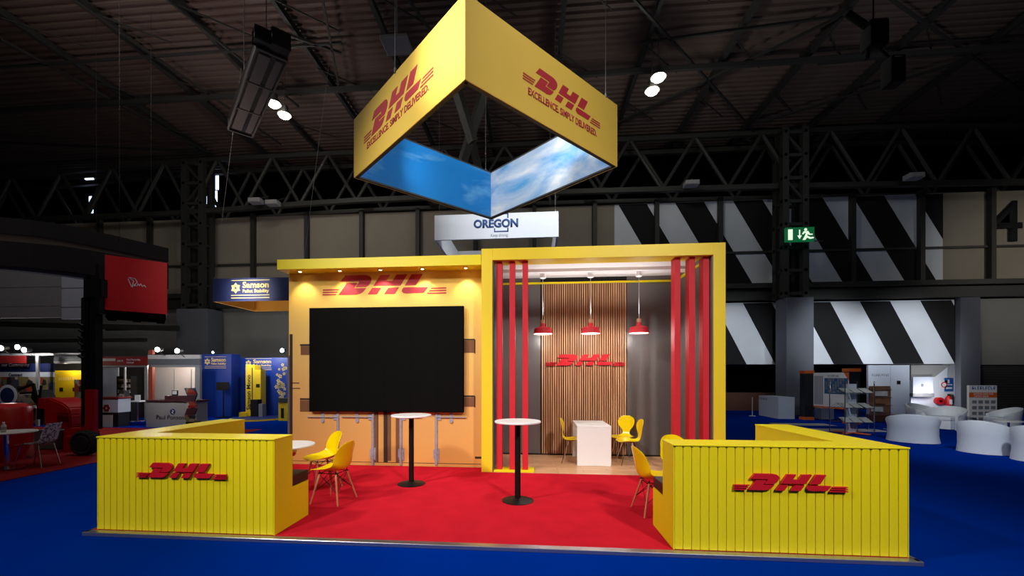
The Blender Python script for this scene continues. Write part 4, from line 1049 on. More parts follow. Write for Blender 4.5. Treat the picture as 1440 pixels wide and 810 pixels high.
# =============================================================== FORKLIFT with raised crate
t = thing('forklift', (-9.6, 8.9, 0.012), 'red truck-mounted forklift with tall black mast at the left', 'forklift')
MZ = 9.35   # camera depth of the mast
def fp(x, y, Z=MZ): return ringpt(x, y, Z)
U_ = Vector((RX[0], RX[1], 0)); D_ = Vector((FW[0], FW[1], 0))
def fbox(x0, y0, x1, y1, Z, dep, m, name, parent, bev=0.01, fl=None, smooth=False, poly=None):
    """box facing the camera direction with real depth dep"""
    b = MB()
    if poly is None: poly = [(x0, y1), (x1, y1), (x1, y0), (x0, y0)]
    P = [ringpt(x, y, Z) for x, y in poly]
    O = P[0].copy(); pts = []
    for q in P:
        d = q-O; z = q.z
        if fl is not None: z = max(z, fl)
        pts.append((d.dot(U_), z))
    b.prism(pts, (O.x, O.y, 0), U_, (0, 0, 1), -D_, -dep, 0)
    if bev:
        bmesh.ops.recalc_face_normals(b.bm, faces=b.bm.faces[:])
        bmesh.ops.bevel(b.bm, geom=b.bm.edges[:], offset=bev, segments=2, affect='EDGES')
    return b.build(name, m, parent, smooth)
# mast rails
b = MB()
pm = fp(120.5, 600); pm2 = fp(131, 600)
for p_ in (pm, pm2):
    b.box(p_.x-0.055, p_.x+0.055, p_.y, p_.y+0.16, 0.55, fp(125, 388).z)
b.box(pm.x-0.05, pm2.x+0.05, pm.y+0.03, pm.y+0.1, 3.85, 3.95); b.box(pm.x-0.05, pm2.x+0.05, pm.y+0.03, pm.y+0.1, 2.6, 2.72); b.box(pm.x-0.05, pm2.x+0.05, pm.y+0.03, pm.y+0.1, 1.5, 1.6)
b.build('mast', 'black', t)
b = MB()
pc = fp(117, 600)
b.tube((pc.x, pc.y, 0.6), (pc.x, pc.y, fp(118, 420).z), 0.035); b.tube((pm.x+0.09, pm.y+0.05, 0.6), (pm.x+0.09, pm.y+0.05, 3.3), 0.04)
b.tube((fp(115.5, 425).x, pc.y, fp(115, 450).z), (fp(115.5, 425).x, pc.y, fp(115, 420).z), 0.02)
b.tube((fp(115.5, 425).x, pc.y, fp(115, 420).z), (fp(122, 425).x, pc.y, fp(122, 418).z), 0.02)
for k in range(6):
    z_ = fp(115, 455+k*9).z; b.tube((pc.x-0.08, pc.y-0.02, z_), (pc.x+0.03, pc.y-0.02, z_-0.06), 0.03)
b.build('hydraulic_ram', 'black', t)
# carriage + forks up near crate
b = MB(); q = fp(140, 430)
b.box(pm.x+0.05, q.x+0.1, pm.y-0.02, pm.y+0.12, fp(140, 418).z, fp(140, 393).z)
b.box(q.x-0.02, q.x+0.06, pm.y-0.04, pm.y+0.12, fp(140, 441).z, fp(140, 372).z)
b.build('carriage', 'black', t)
# red L bracket
fbox(0, 0, 0, 0, MZ-0.15, 0.12, 'mach_red', 'mast_bracket', t, 0.012, poly=[(89, 613), (89, 604), (96, 602), (113, 602), (118.5, 598), (118.5, 548), (131.5, 548), (131.5, 611), (128, 613)])
fbox(88.5, 613.5, 104, 636.5, MZ-0.25, 0.22, 'mach_red', 'stabiliser_leg', t, 0.01, 0.02)
# hood
fbox(0, 0, 0, 0, MZ+0.1, 0.6, 'mach_red', 'hood', t, 0.03, poly=[(62, 603), (60.5, 580), (62, 562), (68, 559.5), (76, 562), (88, 567), (96, 574), (99, 584), (99.5, 599), (95, 604)])
b = MB()
for k in range(6):
    p_ = fp(80, 582+2.2*k, MZ+0.08); b.box(p_.x, p_.x+0.28, p_.y-0.004, p_.y+0.004, p_.z, p_.z+0.012)
b.build('vent_louvres', 'black', t)
# chassis lower beige / dark tank
fbox(47, 605, 88, 637, MZ+0.5, 0.5, 'shell_fascia', 'lower_chassis', t, 0.01, 0.02)
# wheel
wc = fp(120.5, 626.5, MZ-0.2); R_ = 0.265
wc.z = R_+0.024
def wheel(c, r, w, parent, name):
    b = MB(); pr2 = [(r*0.0, -w/2), (r*0.55, -w/2), (r*0.6, -w/2+0.02), (r*0.85, -w/2), (r, -w/2+0.03), (r, w/2-0.03), (r*0.85, w/2), (r*0.6, w/2-0.02), (r*.55, w/2), (0, w/2)]
    b.lathe(pr2, (0, 0, 0), 36)
    for k in range(20):
        a = k*2*PI/20; b.box(-0.012, 0.012, -w/2+.02, w/2-.02, r-0.012, r+0.008, mt=Matrix.Rotation(a, 4, 'Z') @ Matrix.Rotation(PI/2, 4, 'X'))
    bmesh.ops.rotate(b.bm, verts=b.bm.verts[:], cent=(0, 0, 0), matrix=Matrix.Rotation(PI/2, 3, 'X'))
    bmesh.ops.rotate(b.bm, verts=b.bm.verts[:], cent=(0, 0, 0), matrix=Matrix.Rotation(YAW, 3, 'Z'))
    bmesh.ops.translate(b.bm, verts=b.bm.verts[:], vec=c)
    return b.build(name, 'blackrub', parent)
wheel(wc, R_, 0.22, t, 'wheel')
w2 = fp(120.5, 626, MZ+1.0); w2.z = R_+0.024; wheel(w2, R_, 0.22, t, 'wheel')
# operator seat and levers
fbox(0, 0, 0, 0, MZ+0.4, 0.4, 'black', 'operator_seat', t, 0.02, poly=[(50, 590), (51, 572), (42, 560), (44, 548), (50, 550), (56, 562), (61.5, 570), (61.5, 590)])
b = MB(); b.tube(fp(26, 548, MZ+0.4), fp(47, 540, MZ+0.4), 0.03); b.tube(fp(28, 553, MZ+0.4), fp(50, 552, MZ+0.5), 0.025); b.tube(fp(58, 542, MZ+0.4), fp(56, 562, MZ+0.4), 0.025); b.tube(fp(47, 540, MZ+0.4), fp(51, 556, MZ+0.4), 0.04); b.build('armrest_levers', 'black', t)
fbox(53, 560, 61, 575, MZ+0.3, 0.4, 'mach_red', 'side_cover', t, 0.01)

# raised crate on pallet
cA = ringpt(147.5, 434, 9.4); cB = ringpt(235, 438, 10.1)
d = (cB-cA); d.z = 0; L = d.length; d.normalize(); nb = Vector((-d.y, d.x, 0))
t = thing('wooden_pallet', (cA+d*L/2+nb*0.4)*1.0, 'black pallet raised on the forklift forks', 'pallet'); t.location.z = cA.z-0.17
b = MB(); O = Vector((cA.x, cA.y, 0)); z0 = cA.z-0.17
for dd in (0.0, 0.42, 0.84): b.prism([(0.02, z0+0.025), (L-0.02, z0+0.025), (L-0.02, z0+0.12), (0.02, z0+0.12)], O+nb*dd, d, (0, 0, 1), -nb, -0.09, 0)
b.build('stringers', 'matt_black', t)
b = MB()
for k in range(6):
    s_ = L*k/6; b.prism([(s_, z0+0.121), (s_+L/6-0.03, z0+0.121), (s_+L/6-0.03, z0+0.145), (s_, z0+0.145)], O, d, (0, 0, 1), -nb, -0.95, 0)
for k in (0, 2.5, 5): s_ = L*k/6; b.prism([(s_, z0), (s_+L/6-0.03, z0), (s_+L/6-0.03, z0+0.024), (s_, z0+0.024)], O, d, (0, 0, 1), -nb, -0.95, 0)
b.build('deck_boards', 'matt_black', t)
t = thing('red_crate', (cA+d*L/2+nb*0.45), 'big red wrapped crate with a white signature, high on the pallet', 'crate'); t.location.z = z0+0.147
b = MB(); z1_ = ringpt(147.5, 358, 9.4).z
b.prism([(0, z0+0.147), (L, z0+0.147), (L, z1_), (0, z1_)], O, d, (0, 0, 1), -nb, -0.95, 0); b.build('wrapped_body', 'crate_red', t)
sg = [(180, 392), (183, 399), (186, 404), (188, 395), (181, 390), (190, 392), (193, 397), (188, 402), (193, 402), (194, 399), (196, 402), (198, 399), (200, 403), (203, 401), (205, 404)]
b = MB()
def onface(x, y):
    r = Vector(ray(x, y)); e = Vector((0, 0, EYE)); k = (O-Vector((0, 0, 0))).dot(nb)/Vector((r.x, r.y, 0)).dot(nb)
    return Vector((r.x*k, r.y*k, EYE+r.z*k))
S = [onface(*q)-nb*0.004 for q in sg]
for p_, q_ in zip(S, S[1:]): b.tube(p_, q_, 0.008, n=6)
b.build('signature', 'text_white', t)

# red round counter, cafe table, bottle, chair
c = ringpt(-2, 600, 8.6)
t = thing('round_counter', (c.x, c.y, 0.013), 'bright red round counter at the left picture edge', 'counter')
b = MB(); h_ = ringpt(0, 568, 8.6).z
b.lathe([(0, h_), (0.35, h_), (0.46, h_-0.06), (0.48, h_-0.12), (0.48, 0.35), (0.42, 0.2), (0.36, 0.013), (0, 0.013)], (c.x, c.y, 0), 40); b.build('curved_body', 'mach_red', t, True)
tc_ = Vector((-10.0, 6.95, 0.013))
tt = ringpt(16, 607, 7.85)
t = thing('cafe_table', (tt.x, tt.y, 0.013), 'round pale cafe table with steel column beside the perforated chair', 'table')
ht = tt.z
b = MB(); b.lathe([(0, ht-0.025), (0.4, ht-0.025), (0.41, ht-0.012), (0.40, ht), (0, ht)], (tt.x-0.1, tt.y, 0), 40); b.build('tabletop', 'shell_panel', t, True)
b = MB(); b.tube((tt.x-0.1, tt.y, 0.03), (tt.x-0.1, tt.y, ht-0.025), 0.04, n=16); b.build('pole', 'chrome', t, True)
b = MB(); b.lathe([(0, 0.013), (0.24, 0.013), (0.24, 0.022), (0, 0.04)], (tt.x-0.1, tt.y, 0), 32); b.build('base_plate', 'chrome', t, True)
bq = ringpt(5, 606, 7.75)
t = thing('bottle', (bq.x, bq.y, ht), 'small clear bottle with white cap standing on the cafe table', 'bottle')
b = MB(); b.lathe([(0, ht), (0.034, ht), (0.036, ht+0.02), (0.036, ht+0.12), (0.016, ht+0.155), (0.016, ht+0.165), (0, ht+0.165)], (bq.x, bq.y, 0), 20); b.build('body', 'shell_panel', t, True)
b = MB(); b.lathe([(0.018, ht+0.166), (0.018, ht+0.19), (0, ht+0.19)], (bq.x, bq.y, 0), 16); b.build('cap', 'white', t, True)
b = MB(); b.lathe([(0.0365, ht+0.05), (0.0365, ht+0.1)], (bq.x, bq.y, 0), 20); b.solid(0.001); b.build('paper_label', 'counter_grey', t, True)
def perf_chair(x, y, rz, label):
    t = thing('perforated_chair', (0, 0, 0), label, 'chair')
    T = [(-0.24, 0.43, 0.19, 0.0, 0.0), (-0.12, 0.43, 0.21, 0.02, 0.0), (0.02, 0.42, 0.215, 0.03, 0.0), (0.14, 0.425, 0.21, 0.04, 0.0), (0.2, 0.48, 0.205, 0.03, -0.02), (0.24, 0.60, 0.20, 0.01, -0.03), (0.28, 0.72, 0.19, 0, -0.03), (0.31, 0.82, 0.17, 0, -0.02)]
    def f(u, v):
        yy, z, w, lf, wr = interp(T, u); s = v*2-1
        return Vector((w*s, yy+wr*s*s, z+lf*s*s))
    b = MB(); b.grid(f, 24, 12); b.solid(0.008); b.build('perforated_shell', 'spots_shell', t, True)
    for sx in (-1, 1):
        for sy in (-1, 1):
            b = MB(); b.tube((sx*0.17, sy*0.14, 0.415), (sx*0.21, sy*0.22, 0.0), 0.011, n=10); b.build('leg', 'chrome', t, True)
    b = MB(); b.tube((-0.17, 0.14, 0.415), (0.17, 0.14, 0.415), 0.01, n=8); b.tube((-0.17, -0.14, 0.41), (0.17, -0.14, 0.41), 0.01, n=8); b.build('seat_rail', 'chrome', t)
    t.location = (x, y, 0.013); t.rotation_euler = (0, 0, math.radians(rz)); return t
pc_ = ringpt(43, 652, 7.9)
perf_chair(pc_.x-0.05, pc_.y+0.15, -75, 'white perforated cafe chair with thin metal legs on the dark red carpet')

# =============================================================== RIGHT BACKGROUND
# exit sign
EYY = 19.3
q0 = atY(1105, 320, EYY); q1 = atY(1145.5, 339, EYY)
t = thing('exit_sign', ((q0.x+q1.x)/2, EYY, q1.z), 'green illuminated emergency exit sign with running figure and down arrow', 'sign')
b = MB(); b.box(q0.x, q1.x, EYY, EYY+0.12, q1.z, q0.z, 0.01, 1); b.build('lit_panel', 'exit_green', t)
W_ = q1.x-q0.x; Hh = q0.z-q1.z
def ex(pts, b): b.prism([(q0.x+W_*x, q1.z+Hh*y) for x, y in pts], (0, EYY, 0), *XZ, 0.001, 0.006)
b = MB(); ex([(0.08, .12), (.24, .12), (.24, .86), (.08, .86)], b)
ex([(.46, .82), (.50, .82), (.50, .42), (.56, .42), (.48, .16), (.40, .42), (.46, .42)], b)
ex([(.62, .70), (.78, .72), (.84, .52), (.93, .52), (.93, .44), (.80, .44), (.77, .52), (.74, .40), (.86, .28), (.97, .30), (.97, .2), (.84, .16), (.74, .26), (.68, .10), (.58, .10), (.66, .38), (.70, .58), (.66, .6), (.62, .5), (.56, .5)], b)
b.tube((q0.x+W_*.69, EYY-.006, q1.z+Hh*.82), (q0.x+W_*.69, EYY, q1.z+Hh*.82), Hh*.1, n=14)
b.build('pictogram', 'exit_white', t)
b = MB(); b.bar((q0.x+W_*0.5, EYY+0.1, q1.z+Hh*0.5), (q0.x+W_*0.5, 19.8, q1.z+Hh*.5), 0.06); b.bar((q1.x, EYY+.06, q1.z+.02), (q1.x+0.4, EYY+.06, q1.z+.02), .03); b.build('bracket', 'steel_dark', t)
# number 4
text('4', 2.65, atY(1390, 340, WY-0.06), *XZ, 'wall_black', 'painted_numeral', None, 0.03, 0.02, fit=1.38)
o = bpy.data.objects['painted_numeral']; tag(o, 'large black numeral 4 high on the beige wall', 'numeral')

# floorplan board between two orange capped posts
BYD = 17.2
t = thing('floorplan_board', (atY(1170, 600, BYD).x, BYD, 0), 'event floorplan board with blue map between black posts with orange caps', 'notice board')
PA = Vector(atZ(1137, 590, 0)); 
pL = atY(1137.5, 560, 17.6); pR = atY(1202, 560, 16.2)
b = MB()
def post(xl_, xr_, yt, yb_, Y):
    a = atY(xl_, 560, Y).x; c = atY(xr_, 560, Y).x; zt_ = atY(xl_, yt, Y).z
    b = MB(); b.box(a, c, Y, Y+0.3, 0.12, zt_-0.12); b.build('post', 'text_dark', t)
    b = MB(); b.box(a-0.02, c+0.02, Y-0.02, Y+0.32, zt_-0.12, zt_); b.build('orange_cap', 'orange', t)
    b = MB(); b.box(a-0.02, c+0.02, Y-0.02, Y+0.32, 0.0, 0.12); b.build('orange_foot', 'orange', t)
    return a, c
aL, cL = post(1131.5, 1144, 521, 590, 17.6); aR, cR = post(1194, 1209.5, 518, 600, 16.2)
Pa = Vector((cL, 17.6, 0)); Pc = Vector((aR, 16.2, 0)); dU = (Pc-Pa).normalized(); LL = (Pc-Pa).length; nN = Vector((dU.y, -dU.x, 0))
zb_ = atY(1170, 572, 16.9).z; zt_ = atY(1170, 524, 16.9).z
b = MB(); b.prism([(0, zb_), (LL, zb_), (LL, zt_), (0, zt_)], Pa, dU, (0, 0, 1), nN, -0.04, 0); b.build('white_panel', 'poster_white', t)
b = MB(); b.prism([(0.33*LL, zb_+0.38*(zt_-zb_)), (.97*LL, zb_+0.38*(zt_-zb_)), (.97*LL, zb_+0.84*(zt_-zb_)), (.33*LL, zb_+0.84*(zt_-zb_))], Pa, dU, (0, 0, 1), nN, 0.001, 0.006); b.build('blue_map', 'poster_blue', t)
b = MB()
for i in range(9):
    for j in range(5):
        x = (.36+.067*i)*LL; z = zb_+(zt_-zb_)*(.42+.083*j)
        if (i*3+j*5) % 4: b.prism([(x, z), (x+.045*LL, z), (x+.045*LL, z+.1), (x, z+.1)], Pa, dU, (0, 0, 1), nN, 0.006, 0.009)
for i in range(6):
    x = (.03+.045*i)*LL; b.prism([(x, zb_+.06), (x+.028*LL, zb_+.06), (x+.028*LL, zt_-.12), (x, zt_-.12)], Pa, dU, (0, 0, 1), nN, 0.001, 0.003)
b.build('map_lots', 'text_grey', t)
b = MB(); b.prism([(0, zb_-0.06), (LL, zb_-0.06), (LL, zb_), (0, zb_)], Pa, dU, (0, 0, 1), nN, -0.045, 0.006); b.build('orange_ledge', 'orange', t)
b = MB(); b.prism([(.86*LL, zt_), (LL, zt_), (LL, zt_-.3)], Pa, dU, (0, 0, 1), nN, 0.001, 0.004); b.build('orange_corner', 'orange', t)
q = Pa+dU*(.42*LL); q.z = zt_-0.17; text('FLOORPLAN', 0.12, q+nN*0.001, dU, (0, 0, 1), nN, 'text_grey', 'lettering', t, 0.003, 0.002, fit=LL*.3)

# white plinth boxes
def boxthing(x0, x1, yt, yb_, dep, label, Y):
    a = atY(x0, 570, Y).x; c = atY(x1, 570, Y).x; z = atY((x0+x1)/2, yt, Y).z
    b = MB(); b.box(a, c, Y, Y+dep, 0, z, 0.008, 1)
    return tag(b.build('display_plinth', 'plinth_white'), label, 'plinth')
# left plinth turned so two faces show
c0 = atZ(1067, 584, 0); c1_ = atZ(1094.5, 589, 0); 
t = thing('display_plinth', (c1_.x, c1_.y+0.5, 0), 'white plinth lettered FOR THE JOB standing by the grey column', 'plinth')
dA = (c0-c1_); dA.z = 0; LA = dA.length; dA.normalize(); dB = Vector((-dA.y, dA.x, 0)); 
if dB.x < 0: dB = -dB
hP = ringpt(1094, 558.5, (c1_.x*FW[0]+c1_.y*FW[1])).z
LB = 0.62
b = MB(); b.prism([(0, 0.0), (LA, 0.0), (LA, hP), (0, hP)], (c1_.x, c1_.y, 0), dA, (0, 0, 1), dB, 0, LB); b.build('body', 'plinth_white', t)
text('FOR THE JOB', 0.13, c0+Vector((0, 0, hP-0.17))-dB*0.002-dA*0.06, -dA, (0, 0, 1), -dB, 'text_grey', 'lettering', t, 0.003, 0.002, 0.85)
boxthing(1155, 1173, 574, 589, 0.4, 'small white plinth showing below the floorplan board', 17.9)
# barrier pole
q = atZ(1058, 585, 0)
t = thing('barrier_post', (q.x, q.y, 0), 'thin white barrier post left of the lettered plinth', 'post')
b = MB(); b.tube((q.x, q.y, 0.02), (q.x, q.y, 0.82), 0.018, n=10); b.build('pole', 'cable', t); b = MB(); b.lathe([(0, 0), (0.13, 0), (0.12, 0.015), (0, 0.025)], (q.x, q.y, 0), 20); b.build('base', 'cable', t)

# white service wall + doors and recess
KY = 19.6
t = thing('partition_wall', (atY(1250, 590, KY).x, KY, 0), 'white partition with a small black sensor behind the magazine racks', 'partition')
board(1221, 513.5, 1252, 590, KY, 0.1, 'plinth_white', 'panel', t, 0.001)
board(1252.4, 513.5, 1279, 590, KY, 0.1, 'plinth_white', 'panel', t, 0.001)
board(1262.5, 535.5, 1266.5, 540.5, KY-0.05, 0.05, 'black', 'sensor', t)
marks(atY(1226, 529, KY), 9, 0.72, 0.1, 'text_grey', t, 5)
xk = atY(1279, 560, KY).x
b = MB(); b.box(atY(1281, 550, WY+.5).x, xr2+0.75, WY+0.5, WY+0.6, 0, zBulk); struct(b.build('wall_niche', 'wall_white'), 'white back wall of the lit recess')
b = MB(); b.box(xr2+0.69, xr2+0.75, WY+0.13, WY+0.5, 0, zBulk-0.01); struct(b.build('wall_niche_side', 'wall_white'))
xb0 = atY(1284, 530, WY).x; xb1 = atY(1311, 530, WY).x
b = MB(); b.prism([(xb0, zBulk-0.03), (atY(1340, 520, WY).x, zBulk-0.03), (xb1+0.2, atY(1311, 530, WY).z), (xb0, atY(1286, 531.5, WY).z-.1)], (0, WY+.1, 0), *XZ, -0.38, 0); struct(b.build('ceiling_niche_slope', 'wall_grey'), 'sloping soffit in the lit recess')
t = thing('service_box', (atY(1300, 548, WY).x, WY+0.3, 0), 'pale wall-hung box in the lit white recess', 'box')
board(1284, 530, 1312, 553, WY+0.02, 0.25, 'plinth_white', 'body', t); board(1284, 553.3, 1314, 558, WY+0.02, 0.3, 'shell_fascia', 'shelf', t); board(1296, 540, 1299, 544, WY, 0.015, 'text_grey', 'mark', t)
# extinguishers
for i, (xx, rr, lab) in enumerate([(1323.5, 0.16, 'red fire hose reel drum mounted on the lit white wall'), (1334, 0.1, 'red fire extinguisher with white label hung on the lit white wall')]):
    Y = WY+0.30; q = atY(xx, 564, Y)
    if i == 0:
        t = thing('hose_reel', (q.x, Y, q.z-0.2), lab, 'hose reel')
        b = MB(); b.tube((q.x, Y+0.02, q.z), (q.x, Y+0.19, q.z), 0.17, n=24); b.build('drum', 'fire_red', t, True)
        b = MB(); b.tube((q.x, Y, q.z), (q.x, Y+0.019, q.z), 0.06, n=16); b.build('hub', 'black', t)
    else:
        t = thing('fire_extinguisher', (q.x, Y, q.z-0.35), lab, 'extinguisher')
        b = MB(); b.lathe([(0, -.32), (.1, -.32), (.11, -.3), (.11, .15), (.07, .24), (.03, .26), (0, .26)], q, 20); b.build('cylinder', 'fire_red', t, True)
        b = MB(); b.box(q.x-.03, q.x+.03, Y-.03, Y+.03, q.z+.261, q.z+.33); b.tube((q.x+.03, Y, q.z+.3), (q.x+.16, Y, q.z+.1), .012); b.build('valve', 'black', t)
        b = MB(); b.box(q.x-.06, q.x+.06, Y-.12, Y-.105, q.z-.15, q.z+.08); b.build('paper_label', 'white', t)
        b = MB(); b.box(q.x+.165, q.x+.2, Y-.02, Y+.18, q.z-.33, q.z+.3); b.build('wall_bracket', 'exit_green' if 0 else 'dark_grey', t)
for xx, yy, m_, lab, w_, h_ in [(1334.5, 541, 'sign_blue', 'blue fire equipment sign above the extinguisher', .19, .32), (1327.5, 541, 'poster_white', 'white round prohibition sign beside the blue sign', .16, .2)]:
    q = atY(xx, yy, WY+.48); t = thing('wall_sign', (q.x, WY+.48, q.z-h_), lab, 'sign')
    b = MB(); b.box(q.x-w_, q.x+w_, WY+.48, WY+.499, q.z-h_, q.z+h_); b.build('plate', m_, t)
    b = MB()
    if m_ == 'sign_blue':
        b.box(q.x-w_*.8, q.x+w_*.8, WY+.475, WY+.479, q.z-.02, q.z+.02); b.box(q.x-.06, q.x+.02, WY+.475, WY+.479, q.z+.08, q.z+.24); b.box(q.x-w_*.7, q.x+w_*.7, WY+.475, WY+.479, q.z-.2, q.z-.12); b.build('symbol', 'text_white', t)
    else:
        b.tube((q.x, WY+.472, q.z), (q.x, WY+.479, q.z), .13, n=20); b.build('symbol', 'fire_red', t)
        b = MB(); b.tube((q.x, WY+.468, q.z), (q.x, WY+.4715, q.z), .09, n=20); b.build('symbol_centre', 'poster_white', t)

# poster board standing
YP = 16.0
t = thing('poster_stand', (atY(1382, 600, YP).x, YP, 0), 'upright white poster board with orange band and grid of pictures', 'poster stand')
x0, x1 = 1363, 1402
board(x0, 542, x1, 603, YP, 0.08, 'poster_white', 'board', t, 0.001)
board(x0, 552, x1, 559, YP-0.006, 0.006, 'orange', 'orange_band', t)
b = MB()
for j in range(4):
    for i in range(4):
        a = atY(x0+4+i*8.8, 563+j*8, YP); b.box(a.x, a.x+.14, YP-.006, YP, a.z-.11, a.z)
b.build('picture_grid', 'text_grey', t)
marks(atY(1367, 547.5, YP), 9, 0.76, 0.1, 'sign_blue', t, 7)
text('DOWNLOAD THE', 0.085, atY(1369, 555, YP-.006), *XZ, 'text_white', 'lettering', t, 0.002, 0.0, 0.9)
text('LATEST ISSUE', 0.085, atY(1370, 558.3, YP-.006), *XZ, 'text_white', 'lettering', t, 0.002, 0.0, 0.9)

# tub chairs
def tub():
    t = thing('tub_chair', (0, 0, 0), None, 'armchair', 'white tub chairs')
    n = 40; a0, a1 = math.radians(-28), math.radians(208)      # open towards -Y
    def ht(a):  # a = 90deg is the back
        k = (math.sin(a)+0.47)/1.47; return 0.50+0.24*k
    b = MB(); rows = []
    for i in range(n+1):
        a = a0+(a1-a0)*i/n; cx_, sx_ = math.cos(a), math.sin(a); H_ = ht(a)
        pr3 = [(0.50, 0.0), (0.475, 0.18), (0.475, 0.4), (0.51, H_-0.03), (0.50, H_), (0.44, H_+0.005), (0.415, H_-0.03), (0.385, 0.4), (0.38, 0.0)]
        rows.append([b.bm.verts.new((r*cx_*1.05, r*sx_, z)) for r, z in pr3])
    for u, w in zip(rows, rows[1:]):
        for k in range(len(u)): b.bm.faces.new((u[k], u[(k+1) % len(u)], w[(k+1) % len(u)], w[k]))
    b.bm.faces.new(rows[0]); b.bm.faces.new(list(reversed(rows[-1])))
    b.build('tub_shell', 'tubwhite', t, True)
    b = MB(); b.box(-0.34, 0.34, -0.36, 0.26, 0.02, 0.30, 0.02, 2); b.build('seat_base', 'tubwhite', t, True)
    b = MB(); b.box(-0.345, 0.345, -0.38, 0.27, 0.301, 0.42, 0.04, 3); b.build('seat_cushion', 'tubwhite', t, True)
    return t
tb = tub(); first = True
TUBS = [(1283, 622, 180, 'white tub chair seen from behind, nearest the right yellow barrier', 0.5), (1383, 638, 165, 'white tub chair seen from behind in the middle of the right group', 0.45), (1466, 651, 165, 'white tub chair cut by the right picture edge', 0.45),
        (1327, 604, -25, 'cream-lit white tub chair facing the viewer, right of the extinguisher wall', 0.5), (1300, 598, 60, 'white tub chair half hidden behind the nearest one', 0.5), (1410, 606, -60, 'white tub chair beside the poster stand', 0.45)]
for (x, y, rz, lab, r) in TUBS:
    q = atZ(x, y, 0); vd = Vector((q.x, q.y, 0)).normalized(); q = q+vd*r*0.6
    o = tb if first else copy_tree(tb); first = False
    o.location = (q.x, q.y, 0); o.rotation_euler = (0, 0, math.radians(rz)-math.atan2(q.x, q.y)); o['label'] = lab
    if r < 0.48: o.scale = (0.82, 0.82, 1.0)
# low white table
q = atZ(1418, 612, 0)
t = thing('coffee_table', (q.x, q.y, 0), 'low white coffee table between the tub chairs', 'table')
b = MB(); b.lathe([(0, .40), (.3, .40), (.3, .43), (0, .43)], (q.x, q.y, 0), 30); b.build('tabletop', 'white', t, True)
b = MB(); b.tube((q.x, q.y, 0.01), (q.x, q.y, .40), .03); b.build('pole', 'chrome', t); b = MB(); b.lathe([(0, 0), (.2, 0), (.2, .012), (0, .02)], (q.x, q.y, 0), 24); b.build('base_plate', 'chrome', t)

# magazine rack
rq = atZ(1208, 612, 0); rx, ry = rq.x, rq.y+0.3
t = thing('magazine_rack', (rx, ry, 0), 'chrome three-tier magazine rack behind the right yellow barrier', 'rack')
RW, RD = 0.40, 0.32
for sx in (-1, 1):
    for sy in (-1, 1):
        b = MB(); b.tube((rx+sx*RW, ry+sy*RD, 0), (rx+sx*RW, ry+sy*RD, 1.58), 0.014, n=10); b.build('post', 'chrome', t, True)
for z in (0.35, 0.78, 1.22):
    b = MB()
    for k in range(9):
        xx = rx-RW+2*RW*k/8; b.tube((xx, ry-RD, z), (xx, ry, z+0.14), 0.005, n=6); b.tube((xx, ry, z+0.14), (xx, ry+RD, z), 0.005, n=6)
    for yy in (-RD, 0, RD): b.tube((rx-RW, ry+yy, z if yy else z+.14), (rx+RW, ry+yy, z if yy else z+.14), 0.008, n=8)
    b.build('wire_shelf', 'chrome', t)
b = MB(); b.box(rx-0.12, rx+0.12, ry-0.04, ry+0.04, 0.05, 1.5, 0.005, 1); b.build('centre_column', 'plinth_white', t)
b = MB(); 
for a in range(4): b.bar((rx, ry, 0.04), (rx+0.45*math.cos(a*PI/2+.6), ry+0.45*math.sin(a*PI/2+.6), 0.03), 0.12, 0.03)
b.build('orange_base', 'orange', t)
first = None; ang = math.atan2(0.14, RD)
for z, nm in ((0.35, 'bottom'), (0.78, 'middle'), (1.22, 'top')):
    for i in range(3):
        b = MB(); xx = rx-0.27+0.27*i
        b.box(-0.115, 0.115, -0.15, 0.15, 0, 0.012, 0.002, 1)
        o = b.build('magazine', 'magazine'); o.location = (xx, ry-RD*0.52, z+0.085); o.rotation_euler = (ang, 0, random.uniform(-.15, .15))
        tag(o, 'magazine lying on the %s wire shelf of the chrome rack, %s' % (nm, ('left', 'centre', 'right')[i]), 'magazine', 'magazines on the chrome rack')
b = MB(); b.box(rx+0.05, rx+0.35, ry+0.34, ry+0.40, 0.80, 1.12, .005, 1)
q = atZ(1246, 606, 0); lx, ly = q.x, q.y+0.2
t = thing('leaflet_rack', (lx, ly, 0), 'narrow rack of brown leaflets in front of the white partition', 'rack')
b2_ = MB(); hL = ringpt(1246, 543, lx*FW[0]+ly*FW[1]).z
b2_.box(lx-0.3, lx+0.3, ly+0.02, ly+0.08, 0.5, hL); b2_.build('brown_back_panel', 'magazine_brown', t)
b2_ = MB()
for sx in (-1, 1): b2_.tube((lx+sx*.32, ly+.05, 0), (lx+sx*.32, ly+.05, hL-.05), .012, n=8); b2_.tube((lx+sx*.32, ly-.25, 0.01), (lx+sx*.32, ly+.3, 0.01), .012, n=8)
for k in range(4): b2_.tube((lx-.32, ly-.02, .55+.25*k), (lx+.32, ly-.02, .55+.25*k), .008, n=6)
b2_.build('metal_frame', 'chrome', t)
for k in range(3):
    b2_ = MB(); b2_.box(lx-.28+.06*k, lx+.05+.07*k, ly-.02, ly+.01, .6+.25*k, .75+.25*k); b2_.build('leaflet_row', 'magazine' if k % 2 == 0 else 'magazine_brown', t)
b.bm.free()
# pale mats on the floor beyond the barrier
for (x, y, w, d_, lab) in [(1128, 597, 1.9, 0.35, 'pale printed floor mat beyond the right barrier, nearest the plinth'), (1185, 605, 2.4, 0.35, 'pale printed floor mat beneath the chrome rack')]:
    q = atZ(x, y, 0); b = MB(); b.box(q.x-w/2, q.x+w/2, q.y-d_, q.y+d_, 0, 0.008); tag(b.build('floor_mat', 'counter_grey'), lab, 'mat')
